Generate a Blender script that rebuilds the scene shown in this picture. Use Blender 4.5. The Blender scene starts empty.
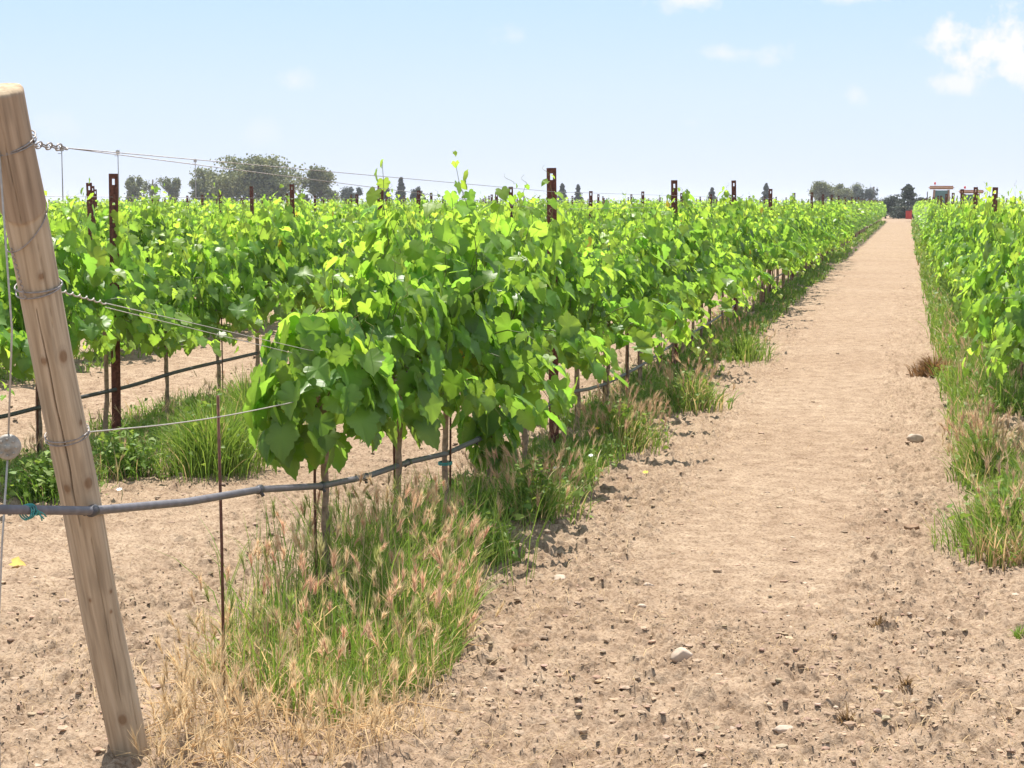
import bpy, bmesh, math, random
import numpy as np
from mathutils import Vector, Matrix

# ------------------------------------------------------------------ camera, world, sun
scene = bpy.context.scene
COL = scene.collection
F = 1800.0
CAM_H = 1.64
VPX, VPY = 907.0, 203.0
TH = math.atan((384 - VPY) / F)                       # pitch down
PSI = math.atan((VPX - 512) / F * math.cos(TH))       # turned left of the rows
cam_data = bpy.data.cameras.new('camera')
cam_data.sensor_width = 36.0
cam_data.lens = F / 1024 * 36.0
cam_data.clip_start = 0.05
cam_data.clip_end = 20000
cam = bpy.data.objects.new('camera', cam_data)
COL.objects.link(cam)
cam.location = (0, 0, CAM_H)
cam.rotation_euler = (math.pi / 2 - TH, 0, PSI)
scene.camera = cam
CAM_M = Matrix.Translation((0, 0, CAM_H)) @ cam.rotation_euler.to_matrix().to_4x4()
R3 = np.array(cam.rotation_euler.to_matrix())

def ray(px, py):
    v = Vector(((px - 512) / F, (384 - py) / F, -1.0))
    return (CAM_M.to_3x3() @ v).normalized()

def on_ground(px, py, z=0.0):
    r = ray(px, py)
    t = (z - CAM_H) / r.z
    return (r.x * t, r.y * t)

def on_row(px, py, X):
    r = ray(px, py)
    t = X / r.x
    return (r.y * t, CAM_H + r.z * t)

def project(p):
    q = (np.asarray(p, float) - np.array([0, 0, CAM_H])) @ R3
    return 512 + F * q[..., 0] / -q[..., 2], 384 - F * q[..., 1] / -q[..., 2], -q[..., 2]

SUN_EL = math.radians(69)
SUN_AZ = math.radians(-22)      # from +Y towards -X: far left of the rows
sun_dir = Vector((math.sin(SUN_AZ) * math.cos(SUN_EL), math.cos(SUN_AZ) * math.cos(SUN_EL), math.sin(SUN_EL)))
sd = bpy.data.lights.new('sun', 'SUN')
sd.energy = 4.6
sd.angle = math.radians(0.5)
sd.color = (1.0, 0.95, 0.88)
sun = bpy.data.objects.new('sun', sd)
COL.objects.link(sun)
sun.rotation_euler = sun_dir.to_track_quat('Z', 'Y').to_euler()
sun.location = (0, 0, 30)

world = bpy.data.worlds.new('World')
scene.world = world
world.use_nodes = True
SKY_STRENGTH = 0.13
scene.view_settings.view_transform = 'Standard'
scene.view_settings.look = 'None'
scene.view_settings.gamma = 1
scene.view_settings.use_curve_mapping = False
scene.view_settings.exposure = 0.98
scene.cycles.max_bounces = 8
scene.cycles.transparent_max_bounces = 8

def build_world():
    nt = world.node_tree
    nt.nodes.clear()
    N, L = nt.nodes.new, nt.links.new
    out = N('ShaderNodeOutputWorld')
    bg = N('ShaderNodeBackground')
    bg.inputs['Strength'].default_value = SKY_STRENGTH
    sky = N('ShaderNodeTexSky')
    sky.sky_type = 'NISHITA'
    sky.sun_disc = False
    sky.sun_elevation = SUN_EL
    sky.sun_rotation = SUN_AZ
    sky.altitude = 100
    sky.air_density = 1.0
    sky.dust_density = 0.2
    sky.ozone_density = 2.0
    tc = N('ShaderNodeTexCoord')
    n1 = N('ShaderNodeTexNoise')
    n1.inputs['Scale'].default_value = 42
    n1.inputs['Detail'].default_value = 7
    n1.inputs['Roughness'].default_value = 0.62
    L(tc.outputs['Generated'], n1.inputs['Vector'])

    def math_(op, a, b=None, clamp=False):
        m = N('ShaderNodeMath')
        m.operation = op
        m.use_clamp = clamp
        for i, v in enumerate((a, b)):
            if v is None:
                continue
            if isinstance(v, (int, float)):
                m.inputs[i].default_value = v
            else:
                L(v, m.inputs[i])
        return m.outputs[0]

    def dot(vec):
        d = N('ShaderNodeVectorMath')
        d.operation = 'DOT_PRODUCT'
        L(tc.outputs['Generated'], d.inputs[0])
        d.inputs[1].default_value = vec
        return d.outputs['Value']

    total = None
    # direction of each little cumulus, its half width and half height (pixels of arc) and opacity
    for px, py, hw, hh, op in ((988, 46, 46, 34, 1.0), (960, 82, 32, 12, .75), (1015, 66, 40, 22, .8), (1075, 60, 60, 40, 1.0),
                               (702, 0, 52, 15, .8), (857, -6, 48, 12, .7), (735, 53, 52, 12, .55),
                               (855, 96, 12, 14, .4), (515, 36, 22, 12, .4), (293, 81, 20, 12, .4),
                               (265, 132, 22, 12, .2), (55, 124, 26, 14, .16), (688, 122, 20, 6, .25),
                               (-120, 40, 90, 30, .8), (300, -90, 120, 40, .9)):
        d = ray(px, py)
        r = d.cross(Vector((0, 0, 1))).normalized()
        u = r.cross(d)
        a = math_('DIVIDE', dot(r), hw / F)
        b = math_('DIVIDE', dot(u), hh / F)
        rr = math_('SQRT', math_('ADD', math_('MULTIPLY', a, a), math_('MULTIPLY', b, b)))
        v = math_('SUBTRACT', 1.0, rr)
        nn = math_('MULTIPLY', math_('SUBTRACT', n1.outputs['Fac'], 0.5), 4.2)
        v = math_('ADD', v, nn)
        if hh > 20: v = math_('ADD', v, .08)
        v = math_('MULTIPLY', v, 1.6 if hh > 20 else 1.0, True)
        edge = math_('MULTIPLY', math_('SUBTRACT', 1.75, rr), 1.4, True)
        front = math_('GREATER_THAN', dot(d), 0.5)
        v = math_('MULTIPLY', math_('MULTIPLY', v, edge), math_('MULTIPLY', front, op))
        total = v if total is None else math_('MAXIMUM', total, v)
    mix = N('ShaderNodeMixRGB')
    L(total, mix.inputs['Fac'])
    # thin summer haze whitens the clear sky; brightened higher up as added fill
    sep = N('ShaderNodeSeparateXYZ'); L(tc.outputs['Generated'], sep.inputs[0])
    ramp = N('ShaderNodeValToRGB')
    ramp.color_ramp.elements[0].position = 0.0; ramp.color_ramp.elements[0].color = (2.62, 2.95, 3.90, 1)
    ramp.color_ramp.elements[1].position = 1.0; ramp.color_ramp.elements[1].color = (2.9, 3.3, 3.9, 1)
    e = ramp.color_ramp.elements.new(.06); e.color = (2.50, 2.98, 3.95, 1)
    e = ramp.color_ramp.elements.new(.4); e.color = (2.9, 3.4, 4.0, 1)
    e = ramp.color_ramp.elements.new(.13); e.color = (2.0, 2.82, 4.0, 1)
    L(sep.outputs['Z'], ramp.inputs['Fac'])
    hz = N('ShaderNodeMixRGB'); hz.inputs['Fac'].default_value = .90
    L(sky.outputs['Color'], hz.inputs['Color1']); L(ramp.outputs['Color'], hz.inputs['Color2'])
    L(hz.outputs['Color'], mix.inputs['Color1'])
    mix.inputs['Color2'].default_value = (4.0, 3.95, 4.05, 1)
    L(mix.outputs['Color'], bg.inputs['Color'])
    L(bg.outputs['Background'], out.inputs['Surface'])
build_world()

# ------------------------------------------------------------------ helpers
def tag(o, label=None, cat=None, group=None, kind=None):
    if label: o['label'] = label
    if cat: o['category'] = cat
    if group: o['group'] = group
    if kind: o['kind'] = kind
    return o

def empty(name, loc, rz=0.0):
    o = bpy.data.objects.new(name, None)
    o.empty_display_size = 0.1
    o.location = loc
    o.rotation_euler = (0, 0, rz)
    COL.objects.link(o)
    return o

def link_mesh(name, me, mats, parent=None, loc=(0, 0, 0)):
    for m in (mats if isinstance(mats, (list, tuple)) else [mats]):
        me.materials.append(m)
    o = bpy.data.objects.new(name, me)
    o.location = loc
    COL.objects.link(o)
    if parent is not None:
        o.parent = parent
    return o

class Acc:
    """collects vertices, faces, colours and material slots into one mesh"""
    def __init__(s):
        s.v, s.f, s.c, s.m, s.n = [], [], [], [], 0
    def add(s, verts, faces, col=(1, 1, 1), mat=0):
        verts = np.asarray(verts, np.float32).reshape(-1, 3)
        nv = len(verts)
        c = np.asarray(col, np.float32)
        if c.ndim == 1:
            c = np.tile(c, (nv, 1))
        s.v.append(verts); s.c.append(c)
        for fa in (faces if isinstance(faces, list) else [faces]):
            fa = np.asarray(fa, np.int64)
            if fa.size:
                s.f.append(fa + s.n)
                s.m.append(np.full(len(fa), mat, np.int32))
        s.n += nv
    def mesh(s, name, smooth=True):
        me = bpy.data.meshes.new(name)
        V = np.concatenate(s.v)
        C = np.concatenate(s.c)
        loops = np.concatenate([f.ravel() for f in s.f])
        tot = np.concatenate([np.full(len(f), f.shape[1], np.int32) for f in s.f])
        start = np.concatenate([[0], np.cumsum(tot)[:-1]]).astype(np.int32)
        me.vertices.add(len(V)); me.vertices.foreach_set('co', V.ravel())
        me.loops.add(len(loops)); me.loops.foreach_set('vertex_index', loops.astype(np.int32))
        me.polygons.add(len(tot))
        me.polygons.foreach_set('loop_start', start)
        me.polygons.foreach_set('loop_total', tot)
        me.polygons.foreach_set('material_index', np.concatenate(s.m))
        me.polygons.foreach_set('use_smooth', np.full(len(tot), smooth, bool))
        at = me.attributes.new('Col', 'FLOAT_COLOR', 'POINT')
        at.data.foreach_set('color', np.concatenate([C, np.ones((len(C), 1), np.float32)], 1).ravel())
        me.update(calc_edges=True)
        me.validate()
        return me

def norm(a):
    return a / np.maximum(np.linalg.norm(a, axis=-1, keepdims=True), 1e-9)

def tube(acc, pts, rad, sides=8, col=(1, 1, 1), mat=0, cap=True):
    P = np.asarray(pts, float); n = len(P)
    rad = np.full(n, rad) if np.isscalar(rad) else np.asarray(rad, float)
    T = norm(np.gradient(P, axis=0))
    ref = np.array([0, 0, 1.0]) if abs(T[:, 2]).mean() < .8 else np.array([1.0, 0, 0])
    A = norm(np.cross(T, ref)); B = np.cross(T, A)
    an = np.linspace(0, 2 * math.pi, sides, endpoint=False)
    V = P[:, None] + rad[:, None, None] * (A[:, None] * np.cos(an)[None, :, None] + B[:, None] * np.sin(an)[None, :, None])
    i = np.arange(n - 1)[:, None] * sides; j = np.arange(sides)[None]; k = (j + 1) % sides
    q = np.stack([i + j, i + k, i + sides + k, i + sides + j], -1).reshape(-1, 4)
    V = V.reshape(-1, 3)
    faces = [q]
    if cap:
        V = np.concatenate([V, P[:1], P[-1:]])
        jj = np.arange(sides); kk = (jj + 1) % sides
        b = n * sides
        faces.append(np.stack([kk, jj, np.full(sides, b)], -1))
        faces.append(np.stack([(n - 1) * sides + jj, (n - 1) * sides + kk, np.full(sides, b + 1)], -1))
    acc.add(V, faces, col, mat)

def box(acc, c, s, col=(1, 1, 1), mat=0, rot=None):
    g = np.array([[x, y, z] for x in (-.5, .5) for y in (-.5, .5) for z in (-.5, .5)]) * np.asarray(s, float)
    if rot is not None:
        g = g @ np.array(rot).T
    f = np.array([[0, 1, 3, 2], [4, 6, 7, 5], [0, 4, 5, 1], [2, 3, 7, 6], [0, 2, 6, 4], [1, 5, 7, 3]])
    acc.add(g + np.asarray(c, float), f, col, mat)

def _hash(ix, iy, seed):
    h = (ix.astype(np.int64) * 374761393 + iy.astype(np.int64) * 668265263 + seed * 1442695041) & 0xFFFFFFFF
    h = ((h ^ (h >> 13)) * 1274126177) & 0xFFFFFFFF
    return ((h ^ (h >> 16)) & 0xFFFF) / 65535.0

def vnoise(x, y, seed=0):
    ix, iy = np.floor(x), np.floor(y)
    fx, fy = x - ix, y - iy
    fx = fx * fx * (3 - 2 * fx); fy = fy * fy * (3 - 2 * fy)
    a = _hash(ix, iy, seed); b = _hash(ix + 1, iy, seed); c = _hash(ix, iy + 1, seed); d = _hash(ix + 1, iy + 1, seed)
    return (a * (1 - fx) + b * fx) * (1 - fy) + (c * (1 - fx) + d * fx) * fy

def sstep(a, b, x):
    t = np.clip((x - a) / (b - a), 0, 1)
    return t * t * (3 - 2 * t)

# ------------------------------------------------------------------ materials
def mat(name):
    m = bpy.data.materials.new(name)
    m.use_nodes = True
    nt = m.node_tree
    b = nt.nodes['Principled BSDF']
    return m, nt, b, nt.nodes.new, nt.links.new

def plain(name, col, rough=.6, metal=0.0, var=.25, scale=20, spec=.5, bump=0.0):
    m, nt, b, N, L = mat(name)
    tc = N('ShaderNodeTexCoord'); no = N('ShaderNodeTexNoise')
    no.inputs['Scale'].default_value = scale; no.inputs['Detail'].default_value = 6
    L(tc.outputs['Object'], no.inputs['Vector'])
    cr = N('ShaderNodeValToRGB')
    cr.color_ramp.elements[0].position = .3; cr.color_ramp.elements[1].position = .7
    cr.color_ramp.elements[0].color = [c * (1 - var) for c in col] + [1]
    cr.color_ramp.elements[1].color = [min(1, c * (1 + var)) for c in col] + [1]
    L(no.outputs['Fac'], cr.inputs['Fac']); L(cr.outputs['Color'], b.inputs['Base Color'])
    b.inputs['Roughness'].default_value = rough; b.inputs['Metallic'].default_value = metal
    b.inputs['Specular IOR Level'].default_value = spec
    if bump:
        bp = N('ShaderNodeBump'); bp.inputs['Strength'].default_value = bump; bp.inputs['Distance'].default_value = .01
        L(no.outputs['Fac'], bp.inputs['Height']); L(bp.outputs['Normal'], b.inputs['Normal'])
    return m

def leafy(name, trans=.58, rough=.42, spec=.5, gain=(2.1, 1.9, 1.2)):
    """leaf surface: own colour from the mesh, light passes through it"""
    m, nt, b, N, L = mat(name)
    at = N('ShaderNodeAttribute'); at.attribute_name = 'Col'
    L(at.outputs['Color'], b.inputs['Base Color'])
    b.inputs['Roughness'].default_value = rough
    b.inputs['Specular IOR Level'].default_value = spec
    tr = N('ShaderNodeBsdfTranslucent')
    mul = N('ShaderNodeMixRGB'); mul.blend_type = 'MULTIPLY'; mul.inputs['Fac'].default_value = 1
    L(at.outputs['Color'], mul.inputs['Color1']); mul.inputs['Color2'].default_value = (*gain, 1)
    L(mul.outputs['Color'], tr.inputs['Color'])
    mx = N('ShaderNodeMixShader'); mx.inputs['Fac'].default_value = trans
    L(b.outputs['BSDF'], mx.inputs[1]); L(tr.outputs['BSDF'], mx.inputs[2])
    L(mx.outputs['Shader'], nt.nodes['Material Output'].inputs['Surface'])
    return m

def soil_mat(name='soil'):
    m, nt, b, N, L = mat(name)
    tc = N('ShaderNodeTexCoord')
    def noise(scale, detail=8, rough=.6):
        n = N('ShaderNodeTexNoise'); n.inputs['Scale'].default_value = scale
        n.inputs['Detail'].default_value = detail; n.inputs['Roughness'].default_value = rough
        L(tc.outputs['Object'], n.inputs['Vector']); return n
    big, mid, fine = noise(.45, 5), noise(7, 8, .65), noise(60, 6, .7)
    cr = N('ShaderNodeValToRGB')
    e = cr.color_ramp.elements
    e[0].position = .32; e[0].color = (.235, .166, .112, 1)
    e[1].position = .70; e[1].color = (.395, .302, .214, 1)
    L(mid.outputs['Fac'], cr.inputs['Fac'])
    cr2 = N('ShaderNodeValToRGB')
    cr2.color_ramp.elements[0].position = .37; cr2.color_ramp.elements[0].color = (.60, .55, .50, 1)
    cr2.color_ramp.elements[1].position = .54; cr2.color_ramp.elements[1].color = (1.06, 1.05, 1.04, 1)
    L(fine.outputs['Fac'], cr2.inputs['Fac'])
    cr3 = N('ShaderNodeValToRGB')
    cr3.color_ramp.elements[0].position = .35; cr3.color_ramp.elements[0].color = (.93, .90, .88, 1)
    cr3.color_ramp.elements[1].position = .65; cr3.color_ramp.elements[1].color = (1.05, 1.05, 1.05, 1)
    L(big.outputs['Fac'], cr3.inputs['Fac'])
    m1 = N('ShaderNodeMixRGB'); m1.blend_type = 'MULTIPLY'; m1.inputs['Fac'].default_value = 1
    L(cr.outputs['Color'], m1.inputs['Color1']); L(cr2.outputs['Color'], m1.inputs['Color2'])
    m2 = N('ShaderNodeMixRGB'); m2.blend_type = 'MULTIPLY'; m2.inputs['Fac'].default_value = 1
    L(m1.outputs['Color'], m2.inputs['Color1']); L(cr3.outputs['Color'], m2.inputs['Color2'])
    L(m2.outputs['Color'], b.inputs['Base Color'])
    b.inputs['Roughness'].default_value = .95; b.inputs['Specular IOR Level'].default_value = .1
    bp = N('ShaderNodeBump'); bp.inputs['Strength'].default_value = .9; bp.inputs['Distance'].default_value = .02
    ad = N('ShaderNodeMath'); ad.operation = 'ADD'
    L(mid.outputs['Fac'], ad.inputs[0])
    mu = N('ShaderNodeMath'); mu.operation = 'MULTIPLY'; mu.inputs[1].default_value = .5
    L(fine.outputs['Fac'], mu.inputs[0]); L(mu.outputs[0], ad.inputs[1])
    L(ad.outputs[0], bp.inputs['Height']); L(bp.outputs['Normal'], b.inputs['Normal'])
    return m

def wood_mat():
    m, nt, b, N, L = mat('weathered_pine')
    tc = N('ShaderNodeTexCoord'); mp = N('ShaderNodeMapping')
    mp.inputs['Scale'].default_value = (26, 26, 1.1)
    L(tc.outputs['Object'], mp.inputs['Vector'])
    n = N('ShaderNodeTexNoise'); n.inputs['Scale'].default_value = 2.2; n.inputs['Detail'].default_value = 7
    n.inputs['Distortion'].default_value = .5
    L(mp.outputs['Vector'], n.inputs['Vector'])
    cr = N('ShaderNodeValToRGB'); e = cr.color_ramp.elements
    e[0].position = .28; e[0].color = (.30, .225, .15, 1)
    e[1].position = .62; e[1].color = (.50, .40, .285, 1)
    e2 = e.new(.8); e2.color = (.55, .46, .35, 1)
    L(n.outputs['Fac'], cr.inputs['Fac'])
    at = N('ShaderNodeAttribute'); at.attribute_name = 'Col'
    m1 = N('ShaderNodeMixRGB'); m1.blend_type = 'MULTIPLY'; m1.inputs['Fac'].default_value = 1
    L(cr.outputs['Color'], m1.inputs['Color1']); L(at.outputs['Color'], m1.inputs['Color2'])
    L(m1.outputs['Color'], b.inputs['Base Color'])
    b.inputs['Roughness'].default_value = .8; b.inputs['Specular IOR Level'].default_value = .25
    bp = N('ShaderNodeBump'); bp.inputs['Strength'].default_value = .5; bp.inputs['Distance'].default_value = .004
    L(n.outputs['Fac'], bp.inputs['Height']); L(bp.outputs['Normal'], b.inputs['Normal'])
    return m

M = {}
M['soil'] = soil_mat()
M['clod'] = plain('soil_clod', (.25, .165, .108), .95, 0, .3, 25, .1, .6)
M['stone'] = plain('pale_stone', (.43, .335, .255), .8, 0, .18, 30, .3, .4)
M['wood'] = wood_mat()
M['rust'] = plain('rusty_steel', (.135, .048, .034), .75, .15, .5, 45, .3, .5)
M['rod'] = plain('rusty_rod', (.12, .055, .035), .8, .1, .4, 60, .3)
M['bark'] = plain('vine_bark', (.27, .195, .14), .9, 0, .45, 40, .2, .8)
M['leaf'] = leafy('vine_leaf')
M['shoot'] = leafy('green_shoot', .15, .5)
M['grass'] = leafy('grass_blade', .35, .55, .3, (1.7, 1.6, 1.2))
M['dry'] = leafy('dry_straw', .42, .7, .2, (1.2, 1.15, 1.1))
M['wire'] = plain('grey_wire', (.30, .27, .25), .45, .6, .3, 80)
M['galv'] = plain('galvanised_wire', (.42, .38, .33), .5, .2, .15, 80)
M['hose'] = plain('grey_drip_hose', (.135, .125, .135), .5, 0, .2, 30, .5)
M['hose_dark'] = plain('dark_drip_hose', (.05, .048, .052), .5, 0, .3, 30, .5)
M['twine'] = plain('teal_twine', (.05, .26, .24), .8, 0, .3, 90)
M['plastic'] = plain('white_plastic', (.33, .30, .25), .5, 0, .3, 60)
M['bark_tree'] = plain('tree_bark', (.11, .085, .065), .9, 0, .4, 8, .2)
M['tree_leaf'] = leafy('tree_foliage', .25, .6, .3, (1.4, 1.4, 1.1))
M['pole'] = plain('grey_pole', (.30, .29, .28), .7, 0, .2, 4)
M['red'] = plain('red_paint', (.52, .035, .03), .35, 0, .15, 3)
M['tan'] = plain('faded_orange_paint', (.42, .22, .13), .5, 0, .15, 3)
M['black'] = plain('black_rubber', (.025, .025, .026), .8, 0, .3, 6)
M['steel'] = plain('dark_steel', (.09, .085, .08), .5, .4, .2, 6)
gm, gnt, gb, gN, gL = mat('cab_glass')
gb.inputs['Base Color'].default_value = (.16, .27, .27, 1); gb.inputs['Roughness'].default_value = .05
gb.inputs['Transmission Weight'].default_value = .45; gb.inputs['IOR'].default_value = 1.1
M['glass'] = gm

# ------------------------------------------------------------------ layout of the vineyard
SPACING = 3.03
XA = -2.2
ROW_END = 163.0
ROW_X = {-1: XA + SPACING + .12, 0: XA, 1: XA - SPACING}
for i in range(2, 29): ROW_X[i] = XA - SPACING * i
for i in range(2, 5): ROW_X[-i] = XA + SPACING * i
ROW_NAME = {-1: 'row right of the path', 0: 'row left of the path'}
ORD = ['', 'first', 'second', 'third', 'fourth', 'fifth', 'sixth', 'seventh', 'eighth', 'ninth', 'tenth', 'eleventh', 'twelfth',
       'thirteenth', 'fourteenth', 'fifteenth', 'sixteenth', 'seventeenth', 'eighteenth', 'nineteenth', 'twentieth', 'twenty-first',
       'twenty-second', 'twenty-third', 'twenty-fourth', 'twenty-fifth', 'twenty-sixth', 'twenty-seventh', 'twenty-eighth', 'twenty-ninth', 'thirtieth']
NUM = ['no', 'one', 'two', 'three', 'four', 'five', 'six', 'seven', 'eight', 'nine', 'ten']
def row_name(i):
    if i in ROW_NAME: return ROW_NAME[i]
    return f'{ORD[i + 1]} row left of the path' if i > 0 else f'{ORD[-i]} row right of the path'

# ------------------------------------------------------------------ ground
def rough_mask(x, y):
    """1 where the soil is cloddy, small on the rolled wheel track"""
    track = sstep(-1.35, -1.0, x) * (1 - sstep(-.35, -.1, x)) * sstep(6.0, 9.0, y)
    left_alley = np.clip(1 - np.abs(x + 3.7) / .7, 0, 1)
    return np.clip(1 - .62 * track - .45 * left_alley, .12, 1)

def cells(x, y, size, seed, fill):
    """rounded clods: half sunk lumps on a jittered grid"""
    gx, gy = x / size, y / size
    ix, iy = np.floor(gx), np.floor(gy)
    out = np.zeros_like(gx)
    for dx in (-1, 0, 1):
        for dy in (-1, 0, 1):
            cx, cy = ix + dx, iy + dy
            px = cx + _hash(cx, cy, seed); py = cy + _hash(cx, cy, seed + 1)
            r = .22 + .42 * _hash(cx, cy, seed + 2) ** 2
            on = _hash(cx, cy, seed + 3) < fill
            el = .7 + .7 * _hash(cx, cy, seed + 4)
            d2 = (((gx - px) * el) ** 2 + ((gy - py) / el) ** 2) / r ** 2
            out = np.maximum(out, np.where(on, np.clip(1 - d2, 0, 1) ** .65 * r, 0))
    return out * size

def ground_h(x, y):
    x = np.asarray(x, float); y = np.asarray(y, float)
    rm = rough_mask(x, y)
    wx = x + .05 * (vnoise(x * 7, y * 7, 51) - .5); wy = y + .05 * (vnoise(x * 7, y * 7, 52) - .5)
    n = (vnoise(wx * 4, wy * 4, 1) - .5) * .014 + (vnoise(wx * 11, wy * 11, 2) - .5) * .012
    n += (np.abs(vnoise(wx * 26, wy * 26, 3) - .5) * 2 - .4) * .017 + (vnoise(wx * 55, wy * 55, 4) - .5) * .010
    near = (np.abs(y - 12) < 12) & (np.abs(x + 2) < 8)
    cl = np.zeros_like(n)
    if near.any():
        xx, yy = wx[near], wy[near]
        cl[near] = .35 * cells(xx, yy, .12, 21, .15) + .75 * cells(xx, yy, .055, 31, .4) + 1.25 * cells(xx, yy, .03, 41, .62)
    n = n * 1.25 + cl * np.clip(1.15 * rm, 0, 1)
    big = (vnoise(x * .6, y * .6, 5) - .5) * .05
    rowd = np.abs((x - XA) / SPACING - np.round((x - XA) / SPACING)) * SPACING
    berm = .05 * np.exp(-(rowd / .35) ** 2) * (y < ROW_END)
    far = 1 - sstep(25, 60, y)
    return (n * rm) * far + big * (1 - sstep(60, 140, y)) + berm - .01

def make_ground():
    def graded(a, fine_lo, fine_hi, b, step, ratio, stepmax=400):
        mid = list(np.arange(fine_lo, fine_hi + 1e-6, step))
        lo, s, p = [], step, fine_lo
        while p > a:
            s = min(s * ratio, stepmax); p -= s; lo.append(p)
        hi, s, p = [], step, fine_hi
        while p < b:
            s = min(s * ratio, stepmax); p += s; hi.append(p)
        return np.array(lo[::-1] + mid + hi)
    xs = graded(-4000, -3.6, 1.2, 4000, .0115, 1.035)
    ys = graded(-1500, 4.7, 10.5, 6000, .0125, 1.007)
    X, Y = np.meshgrid(xs, ys)
    Z = ground_h(X, Y)
    nx, ny = len(xs), len(ys)
    i = np.arange(ny - 1)[:, None] * nx; j = np.arange(nx - 1)[None]
    q = np.stack([i + j, i + j + 1, i + nx + j + 1, i + nx + j], -1).reshape(-1, 4)
    a = Acc(); a.add(np.stack([X, Y, Z], -1), q)
    o = link_mesh('ground', a.mesh('ground'), M['soil'])
    tag(o, 'pale tan tilled soil of the vineyard and the path', 'ground', kind='structure')
make_ground()

# ------------------------------------------------------------------ stones and clods
def lump(rng, sub=2):
    bm = bmesh.new()
    bmesh.ops.create_icosphere(bm, subdivisions=sub, radius=1)
    V = np.array([v.co for v in bm.verts]); Fc = np.array([[v.index for v in f.verts] for f in bm.faces])
    bm.free()
    for _ in range(7):
        d = norm(rng.normal(size=3)); c = rng.uniform(.45, .9)
        h = V @ d
        V = V - np.clip(h - c, 0, None)[:, None] * d * .9
    V *= 1 + rng.normal(0, .05, (len(V), 1))
    return V * np.array([1, rng.uniform(.65, .95), rng.uniform(.45, .75)]), Fc

def scatter_lumps(name, rng, P, size, cols, material, label, sub=1, sink=.05):
    temps = [lump(rng, sub) for _ in range(14)]
    a = Acc()
    which = rng.integers(0, len(temps), len(P))
    for k, (V, Fc) in enumerate(temps):
        idx = np.where(which == k)[0]
        if not len(idx): continue
        an = rng.uniform(0, 2 * math.pi, len(idx)); ca, sa = np.cos(an)[:, None], np.sin(an)[:, None]
        s = size[idx][:, None]
        x = (V[None, :, 0] * ca - V[None, :, 1] * sa) * s; y = (V[None, :, 0] * sa + V[None, :, 1] * ca) * s
        z = V[None, :, 2] * s * rng.uniform(.42, .75, (len(idx), 1))
        W = np.stack([x, y, z], -1) + P[idx][:, None]
        W[:, :, 2] += s * sink - .001
        f = (Fc[None] + np.arange(len(idx))[:, None, None] * len(V)).reshape(-1, 3)
        a.add(W.reshape(-1, 3), f, np.repeat(cols[idx], len(V), 0))
    o = link_mesh(name, a.mesh(name, smooth=False), material)
    tag(o, label, 'soil clods', kind='stuff')
    return o

def clod_mat():
    m, nt, b, N, L = mat('loose_clods')
    at = N('ShaderNodeAttribute'); at.attribute_name = 'Col'
    tc = N('ShaderNodeTexCoord'); n = N('ShaderNodeTexNoise'); n.inputs['Scale'].default_value = 70; n.inputs['Detail'].default_value = 5
    L(tc.outputs['Object'], n.inputs['Vector'])
    cr = N('ShaderNodeValToRGB'); cr.color_ramp.elements[0].color = (.7, .68, .66, 1); cr.color_ramp.elements[1].color = (1.15, 1.15, 1.15, 1)
    cr.color_ramp.elements[0].position = .3; cr.color_ramp.elements[1].position = .7
    L(n.outputs['Fac'], cr.inputs['Fac'])
    mx = N('ShaderNodeMixRGB'); mx.blend_type = 'MULTIPLY'; mx.inputs['Fac'].default_value = 1
    L(at.outputs['Color'], mx.inputs['Color1']); L(cr.outputs['Color'], mx.inputs['Color2'])
    L(mx.outputs['Color'], b.inputs['Base Color'])
    b.inputs['Roughness'].default_value = .95; b.inputs['Specular IOR Level'].default_value = .1
    bp = N('ShaderNodeBump'); bp.inputs['Strength'].default_value = .5; bp.inputs['Distance'].default_value = .006
    L(n.outputs['Fac'], bp.inputs['Height']); L(bp.outputs['Normal'], b.inputs['Normal'])
    return m
M['clods'] = clod_mat()

def make_clods():
    rng = np.random.default_rng(11)
    pts = []
    n = 190000
    # sample by view: uniform in picture so that far clods thin out as the eye sees them
    px = rng.uniform(-30, 1060, n); d = 1 / rng.uniform(1 / 60, 1 / 4.9, n)
    lat = (px - VPX) / F / math.cos(PSI) * d
    x = lat; y = (d + x * math.sin(PSI)) / math.cos(PSI)
    keep = rng.uniform(0, 1, n) < (.42 + .58 * rough_mask(x, y) ** 1.2) * (.4 + .6 * (vnoise(x * 1.7, y * 1.7, 9) > .45)) * .5
    x, y, d = x[keep], y[keep], d[keep]
    size = .0031 * (rng.pareto(2.3, len(x)) + 1) * np.clip(.75 + d * .03, .8, 2.0)
    size *= .55 + .45 * np.clip(rough_mask(x, y) * 1.1, 0, 1)
    size = np.clip(size, .0028, .026)
    P = np.stack([x, y, ground_h(x, y)], -1)
    base = np.array([.42, .305, .215])
    c = base * rng.uniform(.6, 1.05, (len(x), 1)) * (1 + rng.normal(0, .03, (len(x), 3)))
    pale = rng.uniform(0, 1, len(x)) < .035
    c[pale] = np.array([.46, .37, .285]) * rng.uniform(.85, 1.1, (pale.sum(), 1))
    scatter_lumps('soil_clods', rng, P, size, c, M['clods'], 'crumbly tan clods and small stones strewn over the tilled soil')
make_clods()

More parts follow.
